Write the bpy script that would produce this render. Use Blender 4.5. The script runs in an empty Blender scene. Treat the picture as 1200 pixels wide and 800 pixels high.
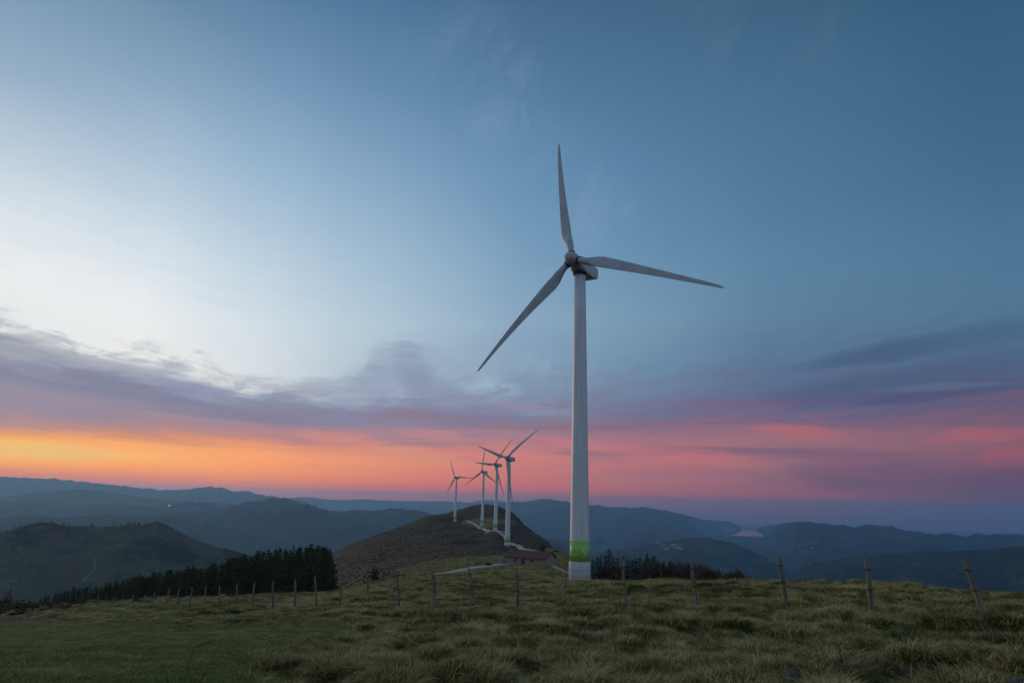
import bpy, math, random
import numpy as np
from mathutils import Vector, Matrix, Euler

random.seed(7)
rng = np.random.default_rng(7)
scene = bpy.context.scene
COL = scene.collection
PI = math.pi

# ------------------------------------------------------------------ camera model
F = 830.0
PITCH = math.radians(12.72)
ROLL = math.radians(1.3)
_f = np.array([0, math.cos(PITCH), math.sin(PITCH)])
_r = np.array([1.0, 0, 0])
_u = np.cross(_r, _f)
R = _r * math.cos(ROLL) + _u * math.sin(ROLL)
U = _u * math.cos(ROLL) - _r * math.sin(ROLL)


def ray(x, y):
    return R * (x - 600) / F - U * (y - 400) / F + _f


def at(x, y, D):
    d = ray(x, y)
    return d * D / math.hypot(d[0], d[1])


def az_of(x, y=650.0):
    d = ray(x, y)
    return math.atan2(d[0], d[1])


def el_of(x, y):
    d = ray(x, y)
    return math.atan2(d[2], math.hypot(d[0], d[1]))


def slope(az, y):
    """tangent of the elevation seen at bearing az on photo row y"""
    b = -(y - 400) / F
    t = math.tan(az)
    a = (t * (U[1] * b + _f[1]) - U[0] * b - _f[0]) / (R[0] - t * R[1])
    d = R * a + U * b + _f
    return d[2] / math.hypot(d[0], d[1])


def rowcol(x, y, z):
    p = np.stack([x, y, z], -1)
    w = p @ _f
    return 600 + F * (p @ R) / w, 400 - F * (p @ U) / w


# ------------------------------------------------------------------ numpy noise
_perm = np.random.default_rng(3).permutation(4096)
_gx = np.cos(_perm / 4096 * 2 * PI)
_gy = np.sin(_perm / 4096 * 2 * PI)


def pnoise(x, y):
    x = np.asarray(x, float)
    y = np.asarray(y, float)
    xi = np.floor(x).astype(int)
    yi = np.floor(y).astype(int)
    fx = x - xi
    fy = y - yi
    u = fx * fx * fx * (fx * (fx * 6 - 15) + 10)
    v = fy * fy * fy * (fy * (fy * 6 - 15) + 10)

    def g(ix, iy, dx, dy):
        h = _perm[(_perm[ix & 4095] + iy) & 4095]
        return _gx[h] * dx + _gy[h] * dy
    a = g(xi, yi, fx, fy)
    b = g(xi + 1, yi, fx - 1, fy)
    c = g(xi, yi + 1, fx, fy - 1)
    d = g(xi + 1, yi + 1, fx - 1, fy - 1)
    return 1.4 * (a + u * (b - a) + v * ((c + u * (d - c)) - (a + u * (b - a))))


def fbm(x, y, octv=4, gain=0.5):
    s = 0
    a = 1.0
    for k in range(octv):
        s = s + a * pnoise(x * 2 ** k + 17.3 * k, y * 2 ** k - 9.1 * k)
        a *= gain
    return s


def ridged(x, y, octv=4):
    s = 0
    a = 1.0
    for k in range(octv):
        s = s + a * (1 - 2 * np.abs(pnoise(x * 2 ** k + 5.3 * k, y * 2 ** k + 3.7 * k)))
        a *= 0.5
    return s


def sstep(a, b, x):
    t = np.clip((np.asarray(x, float) - a) / (b - a), 0, 1)
    return t * t * (3 - 2 * t)


def pchip(xk, yk, x):
    xk = np.asarray(xk, float)
    yk = np.asarray(yk, float)
    h = np.diff(xk)
    sh = (-1,) + (1,) * (yk.ndim - 1)
    h_ = h.reshape(sh)
    d = np.diff(yk, axis=0) / h_
    m = np.zeros_like(yk)
    w1 = (2 * h[1:] + h[:-1]).reshape(sh)
    w2 = (h[1:] + 2 * h[:-1]).reshape(sh)
    with np.errstate(divide='ignore', invalid='ignore'):
        mm = (w1 + w2) / (w1 / d[:-1] + w2 / d[1:])
    m[1:-1] = np.where(d[:-1] * d[1:] > 0, mm, 0)
    m[0] = d[0]
    m[-1] = d[-1]
    x = np.clip(x, xk[0], xk[-1])
    i = np.clip(np.searchsorted(xk, x, side='right') - 1, 0, len(h) - 1)
    t = ((x - xk[i]) / h[i]).reshape(sh)
    hi = h[i].reshape(sh)
    return ((1 + 2 * t) * (1 - t) ** 2 * yk[i] + t * (1 - t) ** 2 * hi * m[i]
            + t * t * (3 - 2 * t) * yk[i + 1] + t * t * (t - 1) * hi * m[i + 1])


# ------------------------------------------------------------------ object helpers
def tag(o, label=None, cat=None, group=None, kind=None):
    if label:
        o['label'] = label
    if cat:
        o['category'] = cat
    if group:
        o['group'] = group
    if kind:
        o['kind'] = kind
    return o


def empty(name, loc=(0, 0, 0)):
    o = bpy.data.objects.new(name, None)
    COL.objects.link(o)
    o.location = loc
    o.empty_display_size = 0.5
    return o


def link(name, me, parent=None, loc=(0, 0, 0)):
    o = bpy.data.objects.new(name, me)
    COL.objects.link(o)
    o.location = loc
    if parent:
        o.parent = parent
    return o


class MB:
    def __init__(self):
        self.v, self.f, self.mi = [], [], []

    def add(self, vs, fs, mi=0):
        n = len(self.v)
        self.v += [tuple(p) for p in vs]
        self.f += [tuple(i + n for i in f) for f in fs]
        self.mi += [mi] * len(fs)

    def box(self, c, s, mi=0, rot=None):
        vs = []
        for dx in (-.5, .5):
            for dy in (-.5, .5):
                for dz in (-.5, .5):
                    p = Vector((dx * s[0], dy * s[1], dz * s[2]))
                    if rot:
                        p = rot @ p
                    vs.append((p.x + c[0], p.y + c[1], p.z + c[2]))
        self.add(vs, [(0, 1, 3, 2), (4, 6, 7, 5), (0, 4, 5, 1), (2, 3, 7, 6), (0, 2, 6, 4), (1, 5, 7, 3)], mi)

    def loft(self, rings, cap=True, mi=0):
        n = len(rings[0])
        vs = [p for r in rings for p in r]
        fs = []
        for k in range(len(rings) - 1):
            for i in range(n):
                j = (i + 1) % n
                fs.append((k * n + i, k * n + j, (k + 1) * n + j, (k + 1) * n + i))
        if cap:
            fs.append(tuple(range(n))[::-1])
            fs.append(tuple((len(rings) - 1) * n + i for i in range(n)))
        self.add(vs, fs, mi)

    def tube(self, pts, rad, n=6, cap=True, mi=0):
        rings = []
        for k, p in enumerate(pts):
            a = Vector(pts[max(0, k - 1)])
            b = Vector(pts[min(len(pts) - 1, k + 1)])
            d = (b - a).normalized()
            s = d.cross(Vector((0.31, 0.9, 0.2))).normalized()
            t = d.cross(s)
            rr = rad[k]
            rings.append([tuple(Vector(p) + (s * math.cos(i * 2 * PI / n) + t * math.sin(i * 2 * PI / n)) * rr)
                          for i in range(n)])
        self.loft(rings, cap, mi)

    def mesh(self, name, mats, smooth=False):
        me = bpy.data.meshes.new(name)
        me.from_pydata(self.v, [], self.f)
        for m in (mats if isinstance(mats, (list, tuple)) else [mats]):
            me.materials.append(m)
        me.polygons.foreach_set('material_index', self.mi)
        me.update()
        if smooth:
            me.polygons.foreach_set('use_smooth', [True] * len(me.polygons))
        import bmesh
        bm = bmesh.new()
        bm.from_mesh(me)
        bmesh.ops.recalc_face_normals(bm, faces=bm.faces)
        bm.to_mesh(me)
        bm.free()
        return me


def lathe(prof, n=48, axis='z'):
    rings = []
    for r, h in prof:
        ring = []
        for i in range(n):
            a = 2 * PI * i / n
            if axis == 'z':
                ring.append((r * math.cos(a), r * math.sin(a), h))
            else:
                ring.append((r * math.cos(a), h, r * math.sin(a)))
        rings.append(ring)
    m = MB()
    m.loft(rings)
    return m


def grid_mesh(name, X, Y, Z, mats, attrs=None, wrap=False):
    n, m = X.shape
    me = bpy.data.meshes.new(name)
    idx = np.arange(n * m).reshape(n, m)
    if wrap:
        idx = np.concatenate([idx, idx[:, :1]], 1)
    q = np.stack([idx[:-1, :-1], idx[:-1, 1:], idx[1:, 1:], idx[1:, :-1]], -1).reshape(-1, 4)
    me.vertices.add(n * m)
    me.vertices.foreach_set('co', np.stack([X, Y, Z], -1).astype(np.float32).ravel())
    me.loops.add(q.size)
    me.loops.foreach_set('vertex_index', q.astype(np.int32).ravel())
    me.polygons.add(len(q))
    me.polygons.foreach_set('loop_start', np.arange(0, q.size, 4, dtype=np.int32))
    me.polygons.foreach_set('loop_total', np.full(len(q), 4, np.int32))
    me.update(calc_edges=True)
    me.polygons.foreach_set('use_smooth', np.ones(len(q), bool))
    for k, v in (attrs or {}).items():
        a = me.attributes.new(k, 'FLOAT', 'POINT')
        a.data.foreach_set('value', v.astype(np.float32).ravel())
    for mt in (mats if isinstance(mats, (list, tuple)) else [mats]):
        me.materials.append(mt)
    return me


# ------------------------------------------------------------------ node helper
def lin(c):
    return tuple((v / 12.92 if v <= 0.04045 else ((v + 0.055) / 1.055) ** 2.4) for v in [x / 255 for x in c])


class NT:
    def __init__(self, tree):
        self.t = tree
        self.n = tree.nodes
        self.l = tree.links

    def put(self, sock, v):
        if v is None:
            return
        if isinstance(v, bpy.types.NodeSocket):
            self.l.new(v, sock)
        else:
            sock.default_value = v

    def math(self, op, a, b=None, c=None, clamp=False):
        n = self.n.new('ShaderNodeMath')
        n.operation = op
        n.use_clamp = clamp
        self.put(n.inputs[0], a)
        self.put(n.inputs[1], b)
        self.put(n.inputs[2], c)
        return n.outputs[0]

    def ss(self, a, b, x, o0=0.0, o1=1.0):
        n = self.n.new('ShaderNodeMapRange')
        n.interpolation_type = 'SMOOTHSTEP'
        self.put(n.inputs[0], x)
        n.inputs[1].default_value = a
        n.inputs[2].default_value = b
        n.inputs[3].default_value = o0
        n.inputs[4].default_value = o1
        return n.outputs[0]

    def ls(self, a, b, x, o0=0.0, o1=1.0):
        n = self.n.new('ShaderNodeMapRange')
        self.put(n.inputs[0], x)
        n.inputs[1].default_value = a
        n.inputs[2].default_value = b
        n.inputs[3].default_value = o0
        n.inputs[4].default_value = o1
        return n.outputs[0]

    def comb(self, x, y, z=0.0):
        n = self.n.new('ShaderNodeCombineXYZ')
        self.put(n.inputs[0], x)
        self.put(n.inputs[1], y)
        self.put(n.inputs[2], z)
        return n.outputs[0]

    def sep(self, v):
        n = self.n.new('ShaderNodeSeparateXYZ')
        self.put(n.inputs[0], v)
        return n.outputs

    def noise(self, vec, scale, detail=4, rough=0.5, dist=0.0):
        n = self.n.new('ShaderNodeTexNoise')
        self.put(n.inputs['Vector'], vec)
        n.inputs['Scale'].default_value = scale
        n.inputs['Detail'].default_value = detail
        n.inputs['Roughness'].default_value = rough
        n.inputs['Distortion'].default_value = dist
        return n.outputs['Fac']

    def mix(self, fac, a, b, blend='MIX'):
        n = self.n.new('ShaderNodeMix')
        n.data_type = 'RGBA'
        n.blend_type = blend
        self.put(n.inputs[0], fac)
        for s, v in ((n.inputs[6], a), (n.inputs[7], b)):
            if isinstance(v, bpy.types.NodeSocket):
                self.l.new(v, s)
            else:
                s.default_value = (*v[:3], 1)
        return n.outputs[2]

    def ramp(self, fac, stops, interp='LINEAR'):
        n = self.n.new('ShaderNodeValToRGB')
        cr = n.color_ramp
        cr.interpolation = interp
        while len(cr.elements) > 1:
            cr.elements.remove(cr.elements[-1])
        cr.elements[0].position = stops[0][0]
        cr.elements[0].color = (*stops[0][1], 1)
        for p, c in stops[1:]:
            e = cr.elements.new(p)
            e.color = (*c, 1)
        self.put(n.inputs[0], fac)
        return n.outputs[0]

    def vm(self, op, a, b=None):
        n = self.n.new('ShaderNodeVectorMath')
        n.operation = op
        self.put(n.inputs[0], a)
        self.put(n.inputs[1], b)
        return n.outputs[1] if op in ('LENGTH', 'DOT_PRODUCT', 'DISTANCE') else n.outputs[0]

    def attr(self, name):
        n = self.n.new('ShaderNodeAttribute')
        n.attribute_name = name
        return n.outputs['Fac']


def material(name, rough=0.9, spec=0.3):
    m = bpy.data.materials.new(name)
    m.use_nodes = True
    nt = NT(m.node_tree)
    b = m.node_tree.nodes['Principled BSDF']
    b.inputs['Roughness'].default_value = rough
    b.inputs['Specular IOR Level'].default_value = spec
    return m, nt, b


def position(nt):
    return nt.n.new('ShaderNodeNewGeometry').outputs['Position']


def objco(nt):
    return nt.n.new('ShaderNodeTexCoord').outputs['Object']


def bump(nt, b, h, strength, dist):
    n = nt.n.new('ShaderNodeBump')
    n.inputs['Strength'].default_value = strength
    n.inputs['Distance'].default_value = dist
    nt.put(n.inputs['Height'], h)
    nt.l.new(n.outputs[0], b.inputs['Normal'])


def simple(name, c1, c2, scale, rough=0.9, spec=0.3, detail=5, bmp=0.0, bd=0.01, co='obj', stretch=None):
    m, nt, b = material(name, rough, spec)
    p = objco(nt) if co == 'obj' else position(nt)
    if stretch:
        p = nt.vm('MULTIPLY', p, stretch)
    f = nt.ss(0.32, 0.68, nt.noise(p, scale, detail, 0.6))
    nt.l.new(nt.mix(f, c1, c2), b.inputs['Base Color'])
    if bmp:
        bump(nt, b, f, bmp, bd)
    return m


# ================================================================== SKY
#SKY_BEGIN
world = bpy.data.worlds.new('World')
scene.world = world
world.use_nodes = True
W = NT(world.node_tree)
W.n.clear()
wout = W.n.new('ShaderNodeOutputWorld')
tc = W.n.new('ShaderNodeTexCoord')
sx, sy, sz = W.sep(tc.outputs['Generated'])
DEG = 180 / PI
AZ = W.math('MULTIPLY', W.math('ARCTAN2', sx, sy), DEG)
EL = W.math('MULTIPLY', W.math('ARCSINE', sz), DEG)

SKYC = {
    0: [(-120, (104, 138, 166)), (0, (122, 152, 178)), (100, (150, 175, 198)), (190, (190, 206, 220)), (260, (219, 227, 233)),
        (330, (236, 238, 239)), (368, (232, 234, 234)), (380, (196, 200, 204)), (398, (172, 176, 184)), (412, (150, 153, 172)),
        (425, (148, 150, 170)), (436, (134, 134, 158)), (455, (146, 142, 162)), (480, (160, 140, 154)), (496, (178, 142, 142)),
        (504, (240, 160, 92)), (516, (252, 182, 104)), (530, (254, 190, 104)), (542, (246, 164, 94)), (553, (215, 134, 101)),
        (562, (207, 131, 107)), (580, (190, 127, 115))],
    150: [(-120, (90, 126, 158)), (0, (104, 138, 168)), (100, (138, 166, 192)), (200, (176, 198, 216)), (280, (208, 221, 231)),
          (350, (232, 236, 239)), (404, (236, 238, 236)), (416, (196, 201, 206)), (430, (164, 168, 182)), (444, (144, 148, 172)),
          (458, (136, 136, 160)), (478, (144, 136, 156)), (496, (164, 136, 146)), (508, (204, 140, 115)), (518, (250, 170, 108)),
          (534, (252, 186, 108)), (548, (246, 158, 98)), (560, (219, 132, 103)), (570, (215, 129, 109)), (590, (190, 121, 115))],
    300: [(-120, (72, 110, 146)), (0, (88, 126, 160)), (100, (118, 152, 184)), (200, (150, 180, 206)), (300, (186, 206, 222)),
          (380, (210, 221, 229)), (436, (216, 222, 226)), (450, (182, 190, 202)), (464, (144, 152, 176)), (478, (136, 136, 160)),
          (494, (146, 132, 152)), (508, (178, 134, 138)), (518, (215, 142, 119)), (532, (250, 166, 110)), (546, (250, 160, 106)),
          (560, (225, 140, 111)), (572, (217, 127, 115)), (582, (201, 119, 117)), (600, (170, 111, 119))],
    450: [(-120, (62, 100, 134)), (0, (78, 116, 150)), (100, (98, 136, 170)), (200, (128, 162, 192)), (300, (156, 184, 206)),
          (380, (176, 198, 212)), (440, (170, 188, 204)), (464, (150, 160, 182)), (480, (134, 138, 164)), (496, (142, 130, 152)),
          (510, (172, 131, 141)), (524, (215, 136, 123)), (540, (231, 148, 117)), (556, (221, 136, 115)), (570, (209, 119, 115)),
          (580, (197, 113, 117)), (600, (159, 103, 119))],
    600: [(-120, (53, 89, 121)), (0, (71, 107, 139)), (100, (85, 123, 157)), (200, (103, 143, 177)), (300, (123, 159, 189)),
          (380, (141, 169, 193)), (430, (134, 160, 184)), (466, (132, 146, 170)), (484, (130, 132, 158)), (500, (144, 126, 146)),
          (514, (173, 127, 136)), (530, (206, 129, 124)), (550, (203, 125, 120)), (568, (199, 115, 115)), (582, (184, 109, 117)),
          (592, (159, 101, 117)), (612, (116, 90, 114))],
    750: [(-120, (47, 83, 113)), (0, (67, 103, 133)), (100, (77, 117, 149)), (200, (91, 131, 165)), (300, (103, 143, 175)),
          (370, (119, 153, 179)), (430, (112, 142, 170)), (462, (112, 128, 156)), (482, (114, 114, 144)), (500, (134, 110, 134)),
          (520, (169, 117, 128)), (540, (188, 117, 122)), (562, (169, 115, 122)), (578, (180, 107, 115)), (590, (159, 99, 115)),
          (602, (124, 88, 112)), (625, (92, 84, 110))],
    900: [(-120, (43, 79, 109)), (0, (63, 99, 129)), (120, (73, 113, 145)), (220, (83, 123, 155)), (310, (91, 133, 163)),
          (370, (97, 131, 159)), (420, (92, 118, 150)), (456, (96, 108, 138)), (480, (106, 100, 132)), (500, (138, 106, 128)),
          (516, (155, 111, 122)), (540, (150, 109, 122)), (565, (145, 103, 118)), (582, (159, 99, 113)), (594, (139, 93, 111)),
          (606, (112, 84, 108)), (630, (84, 80, 106))],
    1050: [(-120, (39, 75, 105)), (0, (59, 97, 127)), (120, (67, 107, 139)), (220, (75, 115, 147)), (310, (85, 125, 155)),
           (370, (89, 123, 149)), (410, (84, 110, 142)), (446, (88, 102, 132)), (474, (96, 94, 126)), (496, (127, 98, 120)),
           (514, (147, 105, 118)), (540, (137, 97, 115)), (566, (127, 88, 110)), (586, (129, 89, 109)), (600, (116, 82, 104)),
           (612, (96, 80, 104)), (636, (80, 78, 102))],
    1200: [(-120, (33, 71, 101)), (0, (53, 93, 125)), (120, (61, 101, 133)), (220, (69, 109, 141)), (310, (79, 119, 149)),
           (360, (83, 119, 147)), (400, (76, 106, 138)), (436, (82, 98, 130)), (466, (92, 92, 122)), (490, (121, 92, 114)),
           (512, (139, 95, 108)), (532, (133, 91, 105)), (556, (114, 80, 104)), (586, (110, 80, 104)), (604, (100, 78, 104)),
           (616, (88, 78, 104)), (640, (76, 76, 100))],
}
EDGE = [(0, 374), (150, 410), (300, 446), (400, 462), (500, 466), (600, 466), (750, 462), (900, 440), (1050, 412), (1200, 384)]
E_REF = math.degrees(el_of(600, 466))
EL0, ELR, TMAX = -6.0, 66.0, 1.0


def hump(e):
    if e <= 0:
        return 0.0
    if e < 13:
        return e / 13
    if e < 18:
        return 1.0
    if e < 42:
        return (42 - e) / 24
    return 0.0


edge_pts = [(math.degrees(az_of(x, y)), math.degrees(el_of(x, y)) - E_REF) for x, y in EDGE]
# the amount the cloud bank is lifted, by bearing
hr = [((a + 60) / 120, (h / 12 + 0.2,) * 3) for a, h in edge_pts]
hr = [(0.0, hr[0][1])] + hr + [(1.0, hr[-1][1])]
H = W.math('MULTIPLY', W.math('SUBTRACT', W.ramp(W.ls(-60, 60, AZ), hr, 'EASE'), 0.2), 12.0)
hp = W.ramp(W.math('DIVIDE', EL, 60.0), [(0, (0,) * 3), (13 / 60, (1,) * 3), (18 / 60, (1,) * 3), (42 / 60, (0,) * 3)])


def hval(a):
    xs = [p[0] for p in edge_pts]
    return float(np.interp(a, xs, [p[1] for p in edge_pts]))


EW0 = W.math('SUBTRACT', EL, W.math('MULTIPLY', H, hp))
# streaky displacement of the cloud layers
cs = W.comb(W.math('MULTIPLY', AZ, 0.055), W.math('MULTIPLY', EW0, 0.42), 0.0)
n1 = W.noise(cs, 1.0, 6, 0.58, 0.6)
cs2 = W.comb(W.math('MULTIPLY', AZ, 0.16), W.math('MULTIPLY', EW0, 1.6), 3.0)
n2 = W.noise(cs2, 1.0, 5, 0.6, 0.9)
cs3 = W.comb(W.math('MULTIPLY', AZ, 0.35), W.math('MULTIPLY', W.math('SUBTRACT', EW0, W.math('MULTIPLY', AZ, 0.1)), 1.0), 7.0)
n3 = W.noise(cs3, 1.0, 8, 0.68, 0.5)
cs4 = W.comb(W.math('ADD', W.math('MULTIPLY', AZ, 0.10), W.math('MULTIPLY', EL, 0.07)), W.math('SUBTRACT', W.math('MULTIPLY', EL, 0.16), W.math('MULTIPLY', AZ, 0.20)), 11.0)
n4 = W.noise(cs4, 1.0, 7, 0.66, 0.8)
cl = W.math('MULTIPLY', W.ss(1.5, 7.0, EL), W.ss(24, 11, EW0))
up = W.ss(5.0, 8.0, EW0)
d1 = W.math('MULTIPLY', W.math('SUBTRACT', n1, 0.5), 2.8)
d2 = W.math('MULTIPLY', W.math('SUBTRACT', n2, 0.5), 2.2)
d3 = W.math('MULTIPLY', W.math('MULTIPLY', W.math('SUBTRACT', n3, 0.5), 3.2), up)
dsum = W.math('ADD', W.math('ADD', d1, d2), d3)
EW = W.math('ADD', EW0, W.math('MULTIPLY', dsum, cl))
T = W.math('DIVIDE', W.math('SUBTRACT', EW, EL0), ELR)
AIR, AIR_TOP, AIR_REACH = 4.5e-5, 340.0, 37000.0        # density, height over the eye and reach of the haze


def behind_air(c, e, x):
    """the sky's own colour where the low haze veils its foot"""
    path = min(AIR_REACH, AIR_TOP / max(1e-4, math.sin(math.radians(max(e, 0.01)))))
    T_ = max(.5, math.exp(-AIR * path))
    hc = [np.interp(x, [0, 500, 1200], v) for v in ((.20, .14, .085), (.22, .17, .125), (.30, .26, .22))]
    return tuple(v + np.interp(x, [0, 450, 650, 1200], [.7, .75, .5, .3]) * (max(.35 * v, (v - (1 - T_) * h_) / T_) - v) for v, h_ in zip(c, hc))


xs_ = sorted(SKYC)
prev = None
for x in xs_:
    a = az_of(x, 450)
    st = []
    for y, c in SKYC[x]:
        e = math.degrees(math.atan(slope(a, y)))
        ew = e - hval(math.degrees(a)) * hump(e)
        st.append((min(1, max(0, (ew - EL0) / ELR)), behind_air(lin(c), e, x)))
    st = st[::-1]
    st = [(0.0, lin((74, 84, 104)))] + [(max(0.001, q - 0.0) , c_) for q, c_ in st]
    rc = W.ramp(T, st)
    if prev is None:
        skycol = rc
    else:
        skycol = W.mix(W.ls(math.degrees(prev), math.degrees(a), AZ), skycol, rc)
    prev = a


def stroke(col, pts_or_c, half, color, amount, warp=2.0, soft=0.0, use=None, tex=0):
    """a soft streak of cloud between two bearings/elevations; half = half-thickness in degrees"""
    (x0, y0), (x1, y1) = pts_or_c
    a0, e0 = math.degrees(az_of(x0, y0)), math.degrees(el_of(x0, y0))
    a1, e1 = math.degrees(az_of(x1, y1)), math.degrees(el_of(x1, y1))
    ca, ce = (a0 + a1) / 2, (e0 + e1) / 2
    L = math.hypot(a1 - a0, e1 - e0) / 2
    ux, uy = (a1 - a0) / (2 * L), (e1 - e0) / (2 * L)
    da = W.math('SUBTRACT', AZ, ca)
    de = W.math('SUBTRACT', W.math('ADD', EL, W.math('MULTIPLY', W.math('SUBTRACT', n2 if use is None else use, 0.5), warp)), ce)
    p = W.math('ADD', W.math('MULTIPLY', da, ux / L), W.math('MULTIPLY', de, uy / L))
    q = W.math('ADD', W.math('MULTIPLY', da, -uy / half), W.math('MULTIPLY', de, ux / half))
    r2 = W.math('ADD', W.math('MULTIPLY', p, p), W.math('MULTIPLY', q, q))
    m = W.ss(1.0, soft, r2)
    m = W.math('MULTIPLY', m, W.ss(0.25, 0.62, n1, 0.35, 1.0))
    if tex:
        m = W.math('MULTIPLY', m, W.ss(0.36, 0.66, n3 if tex == 1 else n4))
    return W.mix(W.math('MULTIPLY', m, amount), col, lin(color))


S = [
    # bright gaps and wisps above the left bank
    (((60, 380), (250, 432)), .9, (238, 238, 232), .6, 1.5),
    (((200, 428), (330, 462)), .8, (232, 232, 226), .75, 1.8),
    (((440, 452), (500, 472)), .7, (206, 212, 220), .6, 2.0),
    (((530, 440), (620, 462)), 1.2, (176, 194, 212), .55, 2.0),
    # darker bars in the left bank
    (((-20, 432), (300, 486)), .95, (128, 128, 152), .7, 1.2),
    (((-20, 402), (180, 438)), .5, (146, 150, 170), .6, 1.2),
    (((230, 474), (520, 494)), .9, (134, 130, 156), .6, 1.6),
    (((330, 448), (470, 452)), .9, (150, 158, 178), .55, 2.4),
    (((-20, 450), (330, 502)), .7, (166, 150, 164), .5, 1.5),
    (((0, 398), (260, 454)), .55, (178, 180, 190), .55, 1.5),
    (((-20, 418), (240, 462)), .45, (126, 126, 152), .6, 1.4),
    (((60, 470), (420, 498)), .4, (132, 124, 148), .6, 1.4),
    (((420, 482), (660, 492)), .8, (124, 120, 148), .6, 1.8),
    (((560, 470), (700, 488)), .6, (152, 150, 172), .5, 1.8),
    # the plume left of the big turbine
    (((505, 470), (462, 392)), 1.7, (132, 144, 172), .6, 2.6),
    (((470, 440), (560, 474)), 1.3, (136, 140, 166), .6, 2.4),
    (((620, 440), (820, 470)), 1.6, (116, 132, 160), .5, 2.4),
    # blue bars on the right
    (((900, 436), (1260, 368)), 1.0, (66, 90, 124), .75, .9),
    (((860, 474), (1260, 418)), 1.5, (78, 90, 124), .7, 1.2),
    (((980, 474), (1260, 440)), .7, (72, 82, 114), .75, .9),
    (((1000, 458), (1215, 446)), .3, (104, 116, 146), .5, .7),
    # lit streaks
    (((690, 520), (930, 548)), .85, (205, 117, 120), .8, 1.4),
    (((600, 508), (760, 532)), .6, (205, 123, 124), .7, 1.4),
    (((860, 500), (1010, 512)), .75, (187, 105, 112), .75, 1.2),
    (((1060, 514), (1230, 506)), .6, (187, 99, 108), .5, 1.2),
    (((1130, 540), (1240, 534)), 1.0, (187, 91, 100), .5, 1.4),
    (((700, 552), (900, 560)), .8, (187, 109, 120), .5, 1.6),
    (((330, 508), (450, 516)), .6, (222, 145, 132), .75, 1.3),
    (((400, 522), (560, 540)), .7, (223, 153, 124), .6, 1.3),
    (((560, 520), (680, 540)), .6, (216, 133, 122), .7, 1.3),
    (((450, 504), (560, 514)), .5, (205, 137, 138), .6, 1.3),
    (((640, 524), (760, 544)), .5, (152, 114, 129), .5, 1.3),
    (((880, 528), (1080, 536)), .7, (128, 92, 116), .65, 1.2),
    (((900, 552), (1180, 566)), 1.6, (108, 84, 110), .8, 1.6),
    (((1080, 570), (1330, 560)), 1.9, (98, 80, 106), .8, 1.4),
    # orange glow line at the left
    (((-80, 520), (160, 534)), .75, (255, 204, 112), .7, .4),
    (((370, 432), (580, 434)), 2.6, (142, 152, 178), .75, 2.6),
    (((540, 424), (720, 446)), 2.0, (158, 178, 200), .5, 2.5),
    # high thin cirrus
    (((610, 140), (780, 330)), 4.5, (134, 162, 188), .30, 5.0),
    (((540, -60), (620, 240)), 5.0, (122, 156, 186), .22, 5.0),
    (((440, 60), (700, 130)), 4.5, (128, 158, 186), .2, 5.0),
    (((780, -40), (1100, 220)), 8.0, (90, 120, 146), .3, 5.0),
]
# grey-violet bars of cloud drawn through the lit band
cs5 = W.comb(W.math('MULTIPLY', AZ, 0.045), W.math('MULTIPLY', W.math('ADD', EL, W.math('MULTIPLY', AZ, 0.012)), 1.05), 21.0)
n5 = W.noise(cs5, 1.0, 6, 0.6, 0.5)
bm_ = W.math('MULTIPLY', W.ss(0.50, 0.66, n5), W.math('MULTIPLY', W.ss(1.6, 3.6, EL), W.ss(9.0, 6.0, EW0)))
skycol = W.mix(W.math('MULTIPLY', bm_, W.ss(-34, -12, AZ, .25, .75)), skycol, W.mix(W.ss(-30, 30, AZ), lin((170, 132, 140)), lin((118, 92, 118))))
for i_, (pc, half, colr, amt, wp) in enumerate(S):
    skycol = stroke(skycol, pc, half, colr, amt, wp, tex=(1 if i_ < 4 else 2 if i_ >= len(S) - 6 else 0))
# behind the camera, blue over a dull violet belt, brightened as added fill light
back = W.ramp(W.math('DIVIDE', W.math('SUBTRACT', EL, EL0), 96.0),
              [(0, lin((70, 76, 92))), (.065, lin((96, 96, 116))), (.13, lin((140, 142, 164))), (.25, lin((156, 172, 194))),
               (.5, lin((138, 162, 188))), (1, lin((84, 116, 146)))])
skycol = W.mix(W.ss(50, 95, W.math('ABSOLUTE', AZ)), skycol, back)
# toward the zenith
skycol = W.mix(W.ss(46, 75, EL), skycol, lin((44, 84, 120)))
nish = W.n.new('ShaderNodeTexSky')
nish.sky_type = 'NISHITA'
nish.sun_disc = False
nish.sun_elevation = math.radians(0.5)
nish.sun_rotation = math.radians(-44)
bg1 = W.n.new('ShaderNodeBackground')
W.put(bg1.inputs[0], skycol)
bg1.inputs[1].default_value = 1.0
bg2 = W.n.new('ShaderNodeBackground')
W.put(bg2.inputs[0], nish.outputs[0])
bg2.inputs[1].default_value = 0.001
addw = W.n.new('ShaderNodeAddShader')
W.l.new(bg1.outputs[0], addw.inputs[0])
W.l.new(bg2.outputs[0], addw.inputs[1])
W.l.new(addw.outputs[0], wout.inputs[0])
#SKY_END

# ================================================================== CAMERA, SUN
cam = bpy.data.cameras.new('camera')
camo = bpy.data.objects.new('camera', cam)
COL.objects.link(camo)
cam.sensor_fit = 'HORIZONTAL'
cam.sensor_width = 36
cam.lens = F / 1200 * 36
cam.clip_start = 0.1
cam.clip_end = 200000
mw = Matrix([[R[i], U[i], -_f[i], 0] for i in range(3)] + [[0, 0, 0, 1]])
camo.matrix_world = mw
scene.camera = camo

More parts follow.
